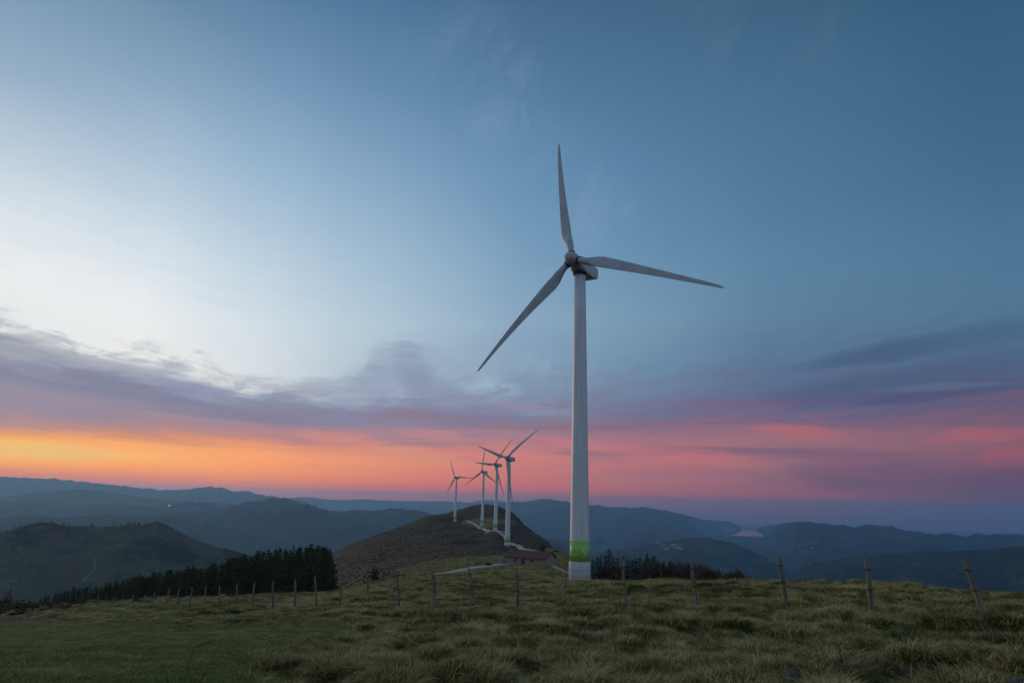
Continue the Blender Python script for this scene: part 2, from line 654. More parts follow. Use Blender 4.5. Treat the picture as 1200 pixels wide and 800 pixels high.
sun = bpy.data.lights.new('sun', 'SUN')
sun.energy = 1.0
sun.angle = math.radians(18)
sun.color = (1.0, 0.66, 0.42)
suno = bpy.data.objects.new('sun', sun)
COL.objects.link(suno)
sd = Vector((math.sin(math.radians(-44)), math.cos(math.radians(-44)), math.tan(math.radians(5)))).normalized()
suno.rotation_euler = (-sd).to_track_quat('-Z', 'Y').to_euler()
suno.location = (-30, 30, 40)

vs_ = scene.view_settings
vs_.view_transform = 'Standard'
vs_.look = 'None'
vs_.exposure = 0
vs_.gamma = 1
scene.cycles.use_denoising = True
scene.cycles.volume_bounces = 1
scene.cycles.max_bounces = 6
scene.cycles.use_adaptive_sampling = True

# ================================================================== NEAR TERRAIN
COLS = {
    -300: [(7.6, 800), (20, 770), (50, 745), (100, 730), (180, 722), (300, 745), (600, 780), (1500, 810)],
    0: [(7.6, 800), (15, 768), (30, 745), (60, 729), (100, 720), (160, 714), (200, 716), (300, 735), (600, 770), (1200, 800)],
    100: [(7.6, 800), (15, 762), (30, 736), (60, 717), (100, 709), (140, 705), (200, 709), (300, 730), (600, 770), (1200, 800)],
    200: [(7.6, 800), (15, 757), (30, 727), (50, 713), (66, 708.5), (95, 700), (115, 701), (150, 712), (250, 738), (500, 748), (900, 745), (1400, 795)],
    300: [(7.6, 800), (15, 752), (25, 728), (39, 711), (55, 703), (75, 698), (90, 699), (130, 712), (250, 728), (400, 725), (600, 712), (800, 700), (1000, 716), (1500, 790)],
    345: [(7.6, 800), (15, 749), (25, 725), (36, 711), (50, 702), (75, 696), (90, 697), (130, 706), (200, 712), (300, 708), (500, 692), (700, 675), (800, 668), (900, 672), (1100, 712), (1700, 790)],
    390: [(7.6, 800), (15, 747), (25, 722), (37, 708), (50, 700), (70, 694), (90, 695), (130, 703), (200, 705), (300, 695), (500, 672), (700, 655), (800, 648), (900, 652), (1100, 700), (2000, 790)],
    430: [(7.6, 800), (15, 746), (25, 718), (33, 705), (42, 697), (60, 690), (80, 688), (120, 690), (180, 686), (300, 672), (450, 658), (600, 645), (750, 634), (850, 630), (950, 636), (1200, 690), (2000, 780)],
    470: [(7.6, 800), (15, 746), (25, 718), (31, 707), (45, 695), (65, 687), (100, 683), (150, 680), (220, 675), (300, 668), (450, 650), (600, 636), (750, 625), (900, 616), (1000, 622), (1300, 680), (2200, 780)],
    506: [(7.6, 800), (15, 746), (29, 707), (45, 693), (70, 684), (110, 678), (150, 674), (220, 667), (300, 660), (450, 643), (600, 629), (750, 617), (900, 604.5), (950, 603), (1050, 608), (1400, 680), (2200, 780)],
    533: [(7.6, 800), (15, 745), (29, 705), (45, 692), (70, 682), (110, 676), (150, 672), (220, 663), (300, 655), (450, 638), (600, 625), (750, 615), (856, 610.5), (950, 603), (1050, 597.5), (1150, 600), (1500, 680), (2200, 770)],
    565: [(7.6, 800), (15, 744), (26, 704), (45, 691), (70, 681), (110, 674), (160, 668), (215, 662), (300, 653), (430, 640), (560, 626), (696, 615.5), (800, 610), (900, 603), (1020, 591), (1100, 594), (1500, 680), (2200, 770)],
    580: [(7.6, 800), (15, 744), (25, 708), (45, 690), (70, 681), (110, 674), (160, 667.5), (215, 662), (300, 651), (423, 639), (565, 621), (700, 614), (850, 606), (980, 592), (1060, 596), (1500, 690), (2200, 775)],
    600: [(7.6, 800), (15, 744), (24, 711), (45, 692), (70, 682), (110, 675), (160, 669), (215, 662), (300, 650.5), (424, 640), (520, 630), (650, 620), (800, 610), (930, 601), (1010, 606), (1400, 690), (2200, 780)],
    620: [(7.6, 800), (15, 743), (23.5, 710), (45, 691), (70, 682), (110, 676), (160, 669), (215, 662), (300, 651), (424, 639), (560, 629), (700, 622), (800, 619.5), (880, 625), (1200, 690), (2000, 780)],
    640: [(7.6, 800), (15, 743), (23, 709), (40, 692), (60, 684), (90, 680), (116, 678), (160, 671), (215, 662.5), (300, 652), (424, 642), (560, 634.5), (620, 633.5), (700, 640), (1000, 700), (1800, 780)],
    660: [(7.6, 800), (15, 742), (22.5, 709), (40, 690), (60, 684), (90, 681.5), (116, 680.5), (160, 674), (215, 667), (280, 657), (380, 648), (450, 646), (520, 652), (800, 710), (1600, 790)],
    680: [(7.6, 800), (15, 742), (22, 708), (35, 690), (50, 683.5), (75, 682), (116, 682), (160, 679), (215, 674), (280, 667), (350, 661), (420, 664), (520, 684), (800, 730), (1500, 800)],
    710: [(7.6, 800), (15, 741), (22, 708), (35, 687), (45, 682), (60, 681.5), (116, 684.5), (170, 690), (250, 696), (340, 694), (450, 706), (700, 742), (1500, 805)],
    750: [(7.6, 800), (15, 740), (21.5, 708), (30, 690), (40, 682), (55, 682), (116, 694), (200, 711), (300, 724), (500, 745), (1500, 810)],
    820: [(7.6, 800), (14, 742), (22, 706.5), (30, 688), (38, 681), (50, 682), (80, 700), (200, 745), (1500, 810)],
    920: [(7.6, 800), (13, 745), (21, 706.5), (28, 690), (36, 681), (45, 682), (80, 710), (200, 760), (1500, 815)],
    1020: [(7.6, 800), (12, 755), (19, 715), (27, 694), (35, 683), (45, 686), (80, 720), (200, 770), (1500, 815)],
    1100: [(7.6, 800), (12, 752), (17.5, 719), (26, 699), (34, 689.5), (42, 692), (80, 730), (200, 780), (1500, 815)],
    1150: [(7.6, 800), (12, 750), (16.5, 722), (25, 704), (33, 695), (42, 700), (80, 740), (200, 785), (1500, 815)],
    1200: [(7.6, 800), (12, 750), (15, 731), (24, 709), (32, 700), (40, 705), (80, 750), (200, 790), (1500, 820)],
    1400: [(7.6, 800), (14, 745), (24, 722), (32, 717), (40, 725), (80, 770), (200, 800), (1500, 820)],
}
cx = sorted(COLS)
LD = np.arange(0.0, math.log(3200), 0.0078)          # rows: log distance from 1 m
DD = np.exp(LD)
azk, Zk = [], []
for x in cx:
    a = az_of(x)
    azk.append(a)
    pts = COLS[x]
    ld = [math.log(0.5), math.log(1.2), math.log(3.2)] + [math.log(d) for d, y in pts] + [math.log(3300)]
    zz = [-1.62, -1.63, -1.67] + [slope(a, y) * d for d, y in pts] + [-900]
    Zk.append(pchip(ld, zz, LD))
azk = np.array(azk)
Zk = np.array(Zk)                                     # (ncol, nrow)
# go round behind the camera
azA = np.concatenate([np.radians([-180]), azk, np.radians([180])])
mid = (Zk[:1] + Zk[-1:]) / 2
ZA = np.concatenate([mid, Zk, mid], 0)
fine = np.radians(np.concatenate([np.arange(-85, -46, 0.5), np.arange(-46, 46.01, 0.115), np.arange(46.5, 85.1, 0.5)]))
lo = np.radians(np.arange(-180, -86, 2.5))
hi = np.radians(np.arange(87.5, 180, 2.5))
AZG = np.concatenate([lo, fine, hi])
ZT = pchip(azA, ZA, AZG).T                            # (rows, cols)
AG, DG = np.meshgrid(AZG, DD)
XG, YG = DG * np.sin(AG), DG * np.cos(AG)
PX, PY = rowcol(XG, YG, ZT)
front = np.abs(AG) < math.radians(50)
PX = np.where(front, PX, -999)
PY = np.where(front, PY, 900)


def ell(cx_, cy_, rx, ry, soft=0.5):
    r = ((PX - cx_) / rx) ** 2 + ((PY - cy_) / ry) ** 2
    return sstep(1.0 + soft, 1.0 - soft, r)


# the mown, smooth pasture at lower left against the tussocks
n_a = fbm(XG * 0.05, YG * 0.05, 3)
lawn = sstep(0.25, -0.25, (PX - 330 - (PY - 720) * 0.3) / 300 + n_a * 0.9) * sstep(712, 732, PY + n_a * 6) * front
lawn = np.clip(lawn, 0, 1)
heath = sstep(120, 240, DG) * sstep(700, 560, PX)
heath = np.maximum(heath, sstep(330, 460, DG) * front)
heath = np.maximum(heath, sstep(60, 95, DG) * sstep(470, 400, PX) * 0.85)
heath = np.maximum(heath, ell(10, 722, 60, 13) * 0.9)
n_b = fbm(XG * 0.012, YG * 0.012, 4)
far_ = DG > 140
for e in ((560, 659, 70, 8), (655, 652, 34, 10), (572, 612, 34, 4.5), (640, 664, 60, 7), (520, 668, 60, 7), (600, 670, 80, 6)):
    heath = heath - 0.95 * ell(*e, 0.6) * far_ * sstep(-0.75, 0.15, n_b + 0.2)
heath = np.clip(heath + far_ * n_b * 0.22 * (heath > 0.02), 0, 1)

# tussocks and moor hummocks


def tussock(x, y, cell, seed):
    """dome height 0..1 of the nearest grass tussock"""
    x = x / cell + 0.35 * pnoise(x * .4 + seed, y * .4)
    y = y / cell * 0.8
    xi, yi = np.floor(x).astype(int), np.floor(y).astype(int)
    best = np.zeros_like(x)
    for dx in (-1, 0, 1):
        for dy in (-1, 0, 1):
            cx_, cy_ = xi + dx, yi + dy
            h = _perm[(_perm[(cx_ + seed * 37) & 4095] + cy_) & 4095]
            px_ = cx_ + (h % 64) / 64.0
            py_ = cy_ + ((h // 64) % 64) / 64.0
            rr = 0.36 + 0.30 * ((h * 7) % 97) / 97.0
            d = np.hypot(x - px_, (y - py_)) / rr
            best = np.maximum(best, np.clip(1 - d * d, 0, 1) * (0.45 + .55 * ((h * 13) % 89) / 89.0))
    return best


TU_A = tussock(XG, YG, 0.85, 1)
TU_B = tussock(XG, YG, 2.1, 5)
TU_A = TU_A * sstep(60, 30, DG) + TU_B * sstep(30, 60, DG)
tus = TU_A * 0.27 + TU_B * 0.14 + fbm(XG * 2.3, YG * 1.9, 2) * 0.03
tus = tus + pnoise(XG * 0.21, YG * 0.21) * 0.16 - .30
lump = fbm(XG * 0.09, YG * 0.07, 3) * 0.35
big = fbm(XG * 0.018, YG * 0.018, 4)
DISP = tus * sstep(2, 6, DG) * (1 - 0.8 * lawn) * sstep(170, 100, DG)
DISP = DISP + lump * sstep(50, 160, DG) * (0.3 + 0.7 * heath) + big * 1.5 * sstep(180, 420, DG)
DISP = DISP - np.abs(fbm(XG * 0.02 + 4, YG * 0.012, 3)) * 1.6 * sstep(260, 500, DG) * heath
pad = np.exp(-(((XG - 11.1) ** 2 + (YG - 113) ** 2) / 64.0))
DISP = DISP * (1 - pad)
ZG = ZT + DISP
LAWN, HEATH = lawn, heath


def _gi(x, y):
    a = np.arctan2(x, y)
    l = np.log(np.maximum(1.0, np.hypot(x, y)))
    j = np.clip(np.searchsorted(AZG, a) - 1, 0, len(AZG) - 2)
    i = np.clip((l / 0.0078).astype(int), 0, len(LD) - 2)
    tj = np.clip((a - AZG[j]) / (AZG[j + 1] - AZG[j]), 0, 1)
    ti = np.clip(l / 0.0078 - i, 0, 1)
    return i, j, ti, tj


def sample(G, x, y):
    x = np.asarray(x, float)
    y = np.asarray(y, float)
    i, j, ti, tj = _gi(x, y)
    return ((1 - ti) * ((1 - tj) * G[i, j] + tj * G[i, j + 1]) + ti * ((1 - tj) * G[i + 1, j] + tj * G[i + 1, j + 1]))


def gz(x, y):
    return float(sample(ZG, x, y))


def ground_at(x, D, y0=None):
    """world point of the ground on bearing of photo column x at distance D"""
    a = az_of(x, y0 if y0 else 690)
    X, Y = D * math.sin(a), D * math.cos(a)
    return X, Y, gz(X, Y)


# ---- ground material: grass, straw and heath, with shade painted into the hollows
def grass_colors(nt, p):
    f1 = nt.noise(p, 0.9, 5, 0.6, 0.4)
    f2 = nt.noise(p, 0.16, 3, 0.5)
    g = nt.mix(nt.ss(0.38, 0.62, f1), (0.036, 0.054, 0.010), (0.180, 0.145, 0.056))
    return nt.mix(nt.ss(0.42, 0.62, f2, 0.0, 0.75), g, (0.072, 0.098, 0.030))


m_ground, nt, b = material('grassland', 0.95, 0.15)
p = position(nt)
la, he = nt.attr('lawn'), nt.attr('heath')
gcol = grass_colors(nt, p)
lcol = nt.mix(nt.ss(0.35, 0.65, nt.noise(p, 2.2, 5, 0.65)), (0.125, 0.140, 0.040), (0.200, 0.180, 0.066))
gcol = nt.mix(nt.ss(0.30, 0.02, nt.attr('tussock'), 0, .8), gcol, nt.mix(nt.noise(p, .3, 3, .5), (0.020, 0.032, 0.007), (0.042, 0.050, 0.012)))  # hollows between tussocks darkened: shade put into the ground colour
gcol = nt.mix(la, gcol, lcol)
f3 = nt.noise(p, 0.05, 6, 0.62)
f4 = nt.noise(p, 0.3, 5, 0.65)
hcol = nt.mix(nt.ss(0.40, 0.62, f3), (0.050, 0.033, 0.022), (0.034, 0.031, 0.016))
hcol = nt.mix(nt.ss(0.55, 0.72, f4), hcol, (0.074, 0.054, 0.031))
hcol = nt.mix(nt.ss(0.48, 0.34, f4, 0, 0.5), hcol, (0.020, 0.018, 0.011))
hcol = nt.mix(nt.ss(0.52, 0.62, nt.noise(p, 0.022, 6, 0.65), 0, 0.85), hcol, (0.062, 0.066, 0.022))
hcol = nt.mix(nt.ss(0.48, 0.40, nt.noise(p, 0.03, 6, 0.68), 0, 0.8), hcol, (0.017, 0.015, 0.010))
fg = nt.mix(nt.ss(0.35, 0.65, nt.noise(p, 0.12, 5, 0.62)), (0.064, 0.072, 0.016), (0.160, 0.126, 0.038))
gcol = nt.mix(nt.attr('dist'), gcol, fg)
nt.l.new(nt.mix(nt.ss(0.25, 0.7, he), gcol, hcol), b.inputs['Base Color'])
bump(nt, b, nt.math('ADD', nt.noise(p, 6.0, 4, 0.7), nt.math('MULTIPLY', f4, 2.0)), 0.6, 0.12)
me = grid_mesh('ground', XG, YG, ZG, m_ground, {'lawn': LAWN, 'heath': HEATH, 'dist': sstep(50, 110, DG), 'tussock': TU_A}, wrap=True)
# close the small hole under the camera
g = link('ground', me)
tag(g, kind='structure')
import bmesh
bm = bmesh.new()
bm.from_mesh(me)
bm.verts.ensure_lookup_table()
bm.faces.new([bm.verts[i] for i in range(len(AZG))][::-1])
bm.normal_update()
bm.to_mesh(me)
bm.free()

# ================================================================== FAR HILLS
def hill_mat(name, c_open, c_wood, c_field, sc, wood=0.5, purple=None):
    m, nt, b = material(name, 0.95, 0.1)
    p = position(nt)
    f = nt.noise(p, sc, 7, 0.6, 0.3)
    g_ = nt.noise(nt.vm('MULTIPLY', p, (1.0, 1.6, 2.5)), sc * 3.1, 6, 0.62)
    c = nt.mix(nt.ss(wood - 0.07, wood + 0.07, f), c_wood, c_open)
    c = nt.mix(nt.ss(0.60, 0.66, g_, 0, 0.5), c, c_field)
    if purple:
        c = nt.mix(nt.ss(0.5, 0.62, nt.noise(p, sc * 1.7, 5, 0.6), 0, 0.9), c, purple)
    nt.l.new(c, b.inputs['Base Color'])
    bump(nt, b, nt.noise(p, sc * 8, 6, 0.7), 0.8, 0.12 / sc)
    return m


def range_hill(name, crest, D, front_w, back_w, base, mat, seed=0, amp=None, rough=0.0, wav=None, rows=90, step=0.07, pw=1.25, dvar=0.0, fw=None):
    xs = [c[0] for c in crest]
    a = np.arange(az_of(xs[0], 600), az_of(xs[-1], 600), math.radians(step))
    ka = np.array([az_of(c[0], c[1]) for c in crest])
    ks = np.array([slope(az_of(c[0], c[1]), c[1]) for c in crest])
    dk = np.array([c[2] if len(c) > 2 else D for c in crest], float)
    s = np.interp(a, ka, ks) * 0.6 + pchip(ka, ks, a) * 0.4
    dcr = pchip(ka, dk, a)
    t = np.concatenate([np.linspace(-1, 0, rows), np.linspace(0, 1, rows // 3)[1:]])
    A, Tt = np.meshgrid(a, t)
    dc = dcr[None, :] * (1 + dvar * pnoise(A * 9 + seed, A * 0 + 0.5))
    fwa = (np.interp(a, [az_of(q, 615) for q, w in fw], [w for q, w in fw]) if fw else np.full(len(a), front_w))[None, :]
    Dm = np.where(Tt < 0, dc + Tt * fwa, dc + Tt * back_w)
    X, Y = Dm * np.sin(A), Dm * np.cos(A)
    zc = s[None, :] * dc
    prof = (1 - np.abs(Tt)) ** pw
    wav = wav or front_w * 0.35
    amp = amp or front_w * 0.05
    nz = ridged(X / wav + seed * 3.1, Y / wav * 0.7, 5) * amp
    env = np.clip(1 - prof ** 6, 0, 1)
    Z = base + (zc - base) * prof + (nz - amp * 0.9) * env
    cap_ = zc - np.abs(Tt) * front_w * 0.012 + 1e6 * (Tt == 0)     # nothing in front of the crest rises over it
    lim = s[None, :] * Dm - 0.004 * np.abs(dc - Dm)
    Z = np.where(Tt < 0, np.minimum(Z, lim), np.minimum(Z, zc))
    if rough:
        Z = Z + rough * fbm(A * dc / (rough * 7) + seed, Tt * 6, 4) * np.clip(prof, 0, 1) ** 2
    o = link(name, grid_mesh(name, X, Y, Z, mat))
    tag(o, kind='structure')
    return X, Y, Z, A, Tt


DARK = (0.012, 0.018, 0.012)
m_h1 = hill_mat('moor_and_wood', (0.078, 0.088, 0.050), (0.026, 0.036, 0.024), (0.16, 0.15, 0.105), 0.006, 0.46, (0.100, 0.068, 0.066))
m_h2 = hill_mat('wooded_slopes', (0.036, 0.050, 0.032), (0.018, 0.026, 0.018), (0.11, 0.12, 0.08), 0.0013, 0.5)
m_h3 = hill_mat('far_slopes', (0.034, 0.048, 0.034), (0.020, 0.028, 0.020), (0.10, 0.11, 0.08), 0.0007, 0.5)

HILLS = {}
SEA = -820.0
DW0 = SEA / slope(az_of(868, 628), 628.0)            # near and far shore of the estuary
DW1 = SEA / slope(az_of(868, 621), 621.3)
print('estuary', DW0, DW1)
HILLS['l1'] = range_hill('distant_mountains', [(-260, 553), (-100, 555), (0, 558), (40, 560), (80, 562), (100, 564.5), (130, 567.5), (180, 573), (207, 574), (225, 572), (240, 570.5), (262, 571), (275, 576), (290, 575), (300, 578), (360, 588)],
           18500, 4500, 3000, -1000, m_h3, 1, rough=30, amp=250)
range_hill('distant_mountains', [(240, 590), (290, 585), (320, 584), (347, 582.5), (362, 582), (385, 585), (405, 585.5), (425, 584.5), (440, 585.5), (462, 586.5), (500, 587), (525, 587), (552, 588.5), (566, 585.5), (585, 586.5), (620, 592), (700, 600)],
           26000, 6000, 4000, -1000, m_h3, 2, rough=22, amp=220)
range_hill('distant_hills', [(-260, 583), (0, 583), (40, 577.5), (70, 574.5), (95, 573), (112, 574), (135, 577), (150, 580), (190, 585), (250, 588), (330, 596)],
           13800, 3600, 2500, -1000, m_h3, 3, rough=18, amp=200)
range_hill('distant_hills', [(-260, 586), (0, 588.5), (30, 586.5), (60, 590), (90, 592.5), (112, 590.5), (150, 592), (180, 593), (195, 592), (213, 589), (228, 587.5), (245, 590), (265, 594), (300, 600)],
           11000, 3000, 2500, -1000, m_h3, 4, rough=14, amp=170)
range_hill('distant_hills', [(-260, 604), (0, 608), (30, 603), (80, 606), (130, 602), (200, 606), (260, 616), (330, 630)],
           7600, 2400, 1500, -900, m_h2, 9, rough=10, amp=120)
range_hill('mountain', [(60, 612), (100, 604), (140, 600.5), (180, 598.5), (215, 597.5), (250, 596), (268, 593.5), (280, 590.5), (293, 587.2), (300, 587.5), (310, 585), (320, 583.5), (332, 583), (340, 584.5), (352, 590.5), (360, 589.8), (368, 592.5), (376, 595.5), (388, 597.5), (400, 599), (415, 598.3), (440, 598), (456, 596), (470, 595.5), (487, 597.5), (505, 601.5), (530, 607), (600, 622), (680, 640)],
           9500, 3800, 2500, -950, m_h2, 5, rough=15, amp=260, wav=1500, pw=1.1)
range_hill('wooded_mountains', [(480, 612), (530, 597), (560, 591.5), (600, 587.5), (612, 587.5), (624, 586), (637, 584), (650, 585.5), (665, 587.5), (692, 591), (720, 594), (740, 595), (760, 594.5), (775, 597.5), (800, 602.5, DW0), (820, 608, (DW0 + DW1) / 2), (838, 610, DW1), (853, 611, DW1 + 900), (860, 614, DW1 + 900), (866, 618.0, DW1 + 900), (871, 622, DW1 + 900), (884, 634, DW1 + 900)],
           19000, 5200, 1500, SEA - 10, m_h3, 6, rough=32, amp=330, wav=2300, pw=1.1, fw=[(760, 5200), (800, 4200), (824, 2600), (838, 900), (850, 500)])
range_hill('wooded_mountains', [(876, 634, DW1 + 700), (883, 624, DW1 + 700), (888, 619, DW1 + 700), (900, 616, DW1 - 900), (912, 614.5, 18500), (925, 612.5, 16000), (934, 611), (946, 610.7), (962, 612.5), (977, 615.8), (987, 613), (1000, 618.7), (1010, 616.5), (1020, 614.5), (1032, 617.5), (1045, 616.7), (1060, 622), (1075, 623.7), (1085, 626), (1107, 625), (1132, 628.7), (1145, 625), (1160, 627.5), (1180, 626), (1200, 627), (1260, 625), (1480, 632)],
           13500, 4200, 2000, SEA - 10, m_h3, 7, rough=28, amp=280, wav=1900, pw=1.1, fw=[(885, 700), (896, 1000), (905, 2600), (915, 3500), (940, 4200)])
range_hill('wooded_hill', [(640, 664), (690, 650), (730, 643), (760, 637), (790, 632.5), (812, 629.5), (830, 630), (850, 634), (870, 640), (890, 649), (905, 658), (925, 670), (960, 690)],
           8200, 2300, 1500, -900, m_h2, 8, rough=8, amp=130, pw=1.1)
range_hill('wooded_hill', [(900, 690), (930, 672), (960, 660), (1000, 652), (1060, 647), (1120, 645), (1200, 640), (1300, 634), (1480, 634)],
           6500, 2600, 2000, -900, m_h2, 11, rough=8, amp=180, pw=1.1)
MIDX = range_hill('moorland_hill', [(-260, 650), (-100, 637), (-40, 631), (0, 625.5), (18, 620), (32, 615.5), (50, 612), (62, 613), (82, 616.5), (105, 616.5), (135, 617), (150, 614), (165, 615.5), (176, 612.5), (184, 610.5), (192, 613.5), (204, 619), (215, 626), (232, 633.5), (250, 639.5), (275, 645), (310, 656), (370, 680)],
           2300, 900, 900, -560, m_h1, 12, rough=1.6, amp=34, wav=330, rows=160, step=0.05, pw=0.95)

# valley floor and water
m_valley = hill_mat('valley_fields', (0.040, 0.052, 0.026), (0.014, 0.020, 0.013), (0.10, 0.11, 0.06), 0.002, 0.5)
a = np.radians(np.arange(-60, 60.01, 0.2))
t = np.linspace(0, 1, 160)
A, Tt = np.meshgrid(a, t)
aw0, aw1 = az_of(842, 626), az_of(896, 626)
dn = pnoise(A * 60, A * 0 + 2.2)
inw = sstep(aw0 - 0.002, aw0 + 0.001, A) * (1 - sstep(aw1 - 0.003, aw1 + 0.004, A))
dend = 26000 * (1 - inw) + (DW0 + 350 * dn) * inw
Dm = 2300 + (dend - 2300) * Tt
X, Y = Dm * np.sin(A), Dm * np.cos(A)
Z = np.interp(Dm, [2000, 4000, 9000, 13000, DW0 - 500, 30000], [-720, -765, -752, -750, SEA + 8, SEA + 8]) + fbm(X / 900, Y / 900, 5) * 42 * np.clip((19800 - Dm) / 4000, 0, 1)
Z = np.maximum(Z, SEA + 7)
tag(link('valley', grid_mesh('valley', X, Y, Z, m_valley)), kind='structure')


def water(name, d0, d1, a0, a1, rough, bmp, scale, z, col):
    m, nt, b = material(name, rough, 0.5)
    b.inputs['Base Color'].default_value = (*col, 1)
    b.inputs['IOR'].default_value = 1.33
    bump(nt, b, nt.noise(position(nt), scale, 4, 0.6), bmp, 1.0)
    a_ = np.radians(np.arange(a0, a1, 0.5))
    d = np.linspace(d0, d1, 40)
    A_, D_ = np.meshgrid(a_, d)
    tag(link(name, grid_mesh(name, D_ * np.sin(A_), D_ * np.cos(A_), D_ * 0 + z, m)), kind='structure')


water('sea', DW1, 36500, -20, 44, 0.35, 0.3, 0.02, SEA - 1, (0.02, 0.035, 0.05))
water('estuary_water', DW0 - 2500, DW1, 8, 24, 0.04, 0.012, 0.02, SEA, (0.03, 0.04, 0.05))

# ---- the air
m_haze = bpy.data.materials.new('haze')
m_haze.use_nodes = True
nt = NT(m_haze.node_tree)
nt.n.clear()
out = nt.n.new('ShaderNodeOutputMaterial')
pv = nt.n.new('ShaderNodeVolumePrincipled')
pv.inputs['Color'].default_value = (0.34, 0.66, 1.0, 1)
pv.inputs['Density'].default_value = 4.5e-5
pv.inputs['Anisotropy'].default_value = 0.5
nt.l.new(pv.outputs[0], out.inputs['Volume'])
mb = MB()
top_ = 12 + max(float(HILLS['l1'][2].max()), 75.0)
print('haze top', top_)
mb.box((0, 0, (top_ - 1018) / 2), (74000, 74000, top_ + 1018))
hz = link('haze', mb.mesh('haze', m_haze))
tag(hz, kind='stuff')

# ================================================================== MATERIALS FOR THINGS
m_white, nt, b = material('weathered_white_paint', 0.42, 0.4)
p = objco(nt)
streak = nt.noise(nt.vm('MULTIPLY', p, (2.2, 2.2, 0.10)), 1.0, 5, 0.6)
grime = nt.noise(p, 0.5, 5, 0.65)
wc = nt.mix(nt.ss(0.42, 0.72, streak, 0, 0.55), (0.58, 0.62, 0.64), (0.44, 0.46, 0.47))
nt.l.new(nt.mix(nt.ss(0.6, 0.8, grime, 0, 0.25), wc, (0.40, 0.40, 0.37)), b.inputs['Base Color'])
m_blade = simple('blade_coating', (0.34, 0.36, 0.38), (0.42, 0.44, 0.46), 0.7, 0.45, 0.4)
m_nac = simple('nacelle_shell', (0.50, 0.53, 0.53), (0.40, 0.43, 0.43), 0.9, 0.4, 0.4)
m_hub = simple('hub_casting', (0.30, 0.30, 0.30), (0.40, 0.40, 0.40), 1.2, 0.45, 0.4)
m_dark = simple('dark_steel', (0.05, 0.05, 0.052), (0.08, 0.08, 0.08), 4, 0.6, 0.4)
m_green = simple('green_band_paint', (0.21, 0.46, 0.08), (0.23, 0.49, 0.09), 0.8, 0.45, 0.4)
m_letter = simple('white_lettering', (0.66, 0.68, 0.66), (0.58, 0.60, 0.58), 3, 0.5, 0.3)
m_conc = simple('concrete', (0.30, 0.29, 0.27), (0.22, 0.215, 0.20), 1.5, 0.9, 0.2)
m_track = simple('concrete_track', (0.40, 0.38, 0.33), (0.24, 0.225, 0.19), 0.25, 0.95, 0.2, co='pos')
m_path = simple('bare_track', (0.10, 0.09, 0.075), (0.27, 0.26, 0.23), 0.06, 0.95, 0.2, co='pos')
m_post = simple('weathered_post_wood', (0.215, 0.195, 0.160), (0.075, 0.067, 0.055), 9, 0.95, 0.15, 6, 0.8, 0.012, stretch=(1, 1, 0.16))
m_wire = simple('rusty_wire', (0.035, 0.026, 0.020), (0.06, 0.04, 0.028), 12, 0.8, 0.3)
m_stone = simple('field_stone', (0.17, 0.155, 0.125), (0.08, 0.08, 0.055), 3.5, 0.95, 0.2, 7, 0.7, 0.03)
m_bark = simple('bark', (0.060, 0.046, 0.036), (0.030, 0.024, 0.019), 6, 0.95, 0.1, stretch=(1, 1, 0.2))


def leaf_mat(name, c1, c2):
    m, nt, b = material(name, 0.85, 0.12)
    oi = nt.n.new('ShaderNodeObjectInfo').outputs['Random']
    f = nt.noise(position(nt), 0.9, 4, 0.6)
    c = nt.mix(nt.ss(0.3, 0.7, f), c1, c2)
    hs = nt.n.new('ShaderNodeHueSaturation')
    nt.put(hs.inputs['Value'], nt.ls(0, 1, oi, 0.75, 1.25))
    nt.l.new(c, hs.inputs['Color'])
    nt.l.new(hs.outputs[0], b.inputs['Base Color'])
    return m


m_needle = leaf_mat('pine_needles', (0.026, 0.042, 0.022), (0.060, 0.074, 0.034))
m_twig = leaf_mat('bare_twigs', (0.070, 0.050, 0.040), (0.098, 0.072, 0.056))
m_scrub = leaf_mat('scrub_leaves', (0.030, 0.030, 0.018), (0.050, 0.042, 0.026))
m_heather = leaf_mat('heather', (0.058, 0.038, 0.026), (0.046, 0.038, 0.021))
m_straw = leaf_mat('dry_stems', (0.20, 0.15, 0.09), (0.12, 0.085, 0.055))

# stone masonry and roof tiles for the barn
m_wallst, nt, b = material('rubble_stone_wall', 0.95, 0.2)
p = objco(nt)
vor = nt.n.new('ShaderNodeTexVoronoi')
vor.inputs['Scale'].default_value = 2.6
nt.l.new(p, vor.inputs['Vector'])
c = nt.mix(nt.sep(vor.outputs['Color'])[0], (0.20, 0.155, 0.125), (0.30, 0.245, 0.20))
nt.l.new(nt.mix(nt.ss(0.5, 0.8, nt.noise(p, 0.8, 4, 0.6), 0, 0.5), c, (0.15, 0.12, 0.10)), b.inputs['Base Color'])
bump(nt, b, vor.outputs['Distance'], 0.6, 0.05)
m_roof, nt, b = material('old_clay_tiles', 0.9, 0.2)
p = objco(nt)
wv = nt.n.new('ShaderNodeTexWave')
wv.inputs['Scale'].default_value = 1.6
wv.bands_direction = 'X'
nt.l.new(p, wv.inputs['Vector'])
c = nt.mix(nt.ss(0.3, 0.7, nt.noise(p, 1.3, 5, 0.65)), (0.105, 0.060, 0.046), (0.155, 0.092, 0.070))
nt.l.new(nt.mix(nt.ss(0.58, 0.75, nt.noise(p, 0.6, 4, 0.6), 0, 0.6), c, (0.11, 0.095, 0.07)), b.inputs['Base Color'])
bump(nt, b, wv.outputs['Fac'], 0.6, 0.06)

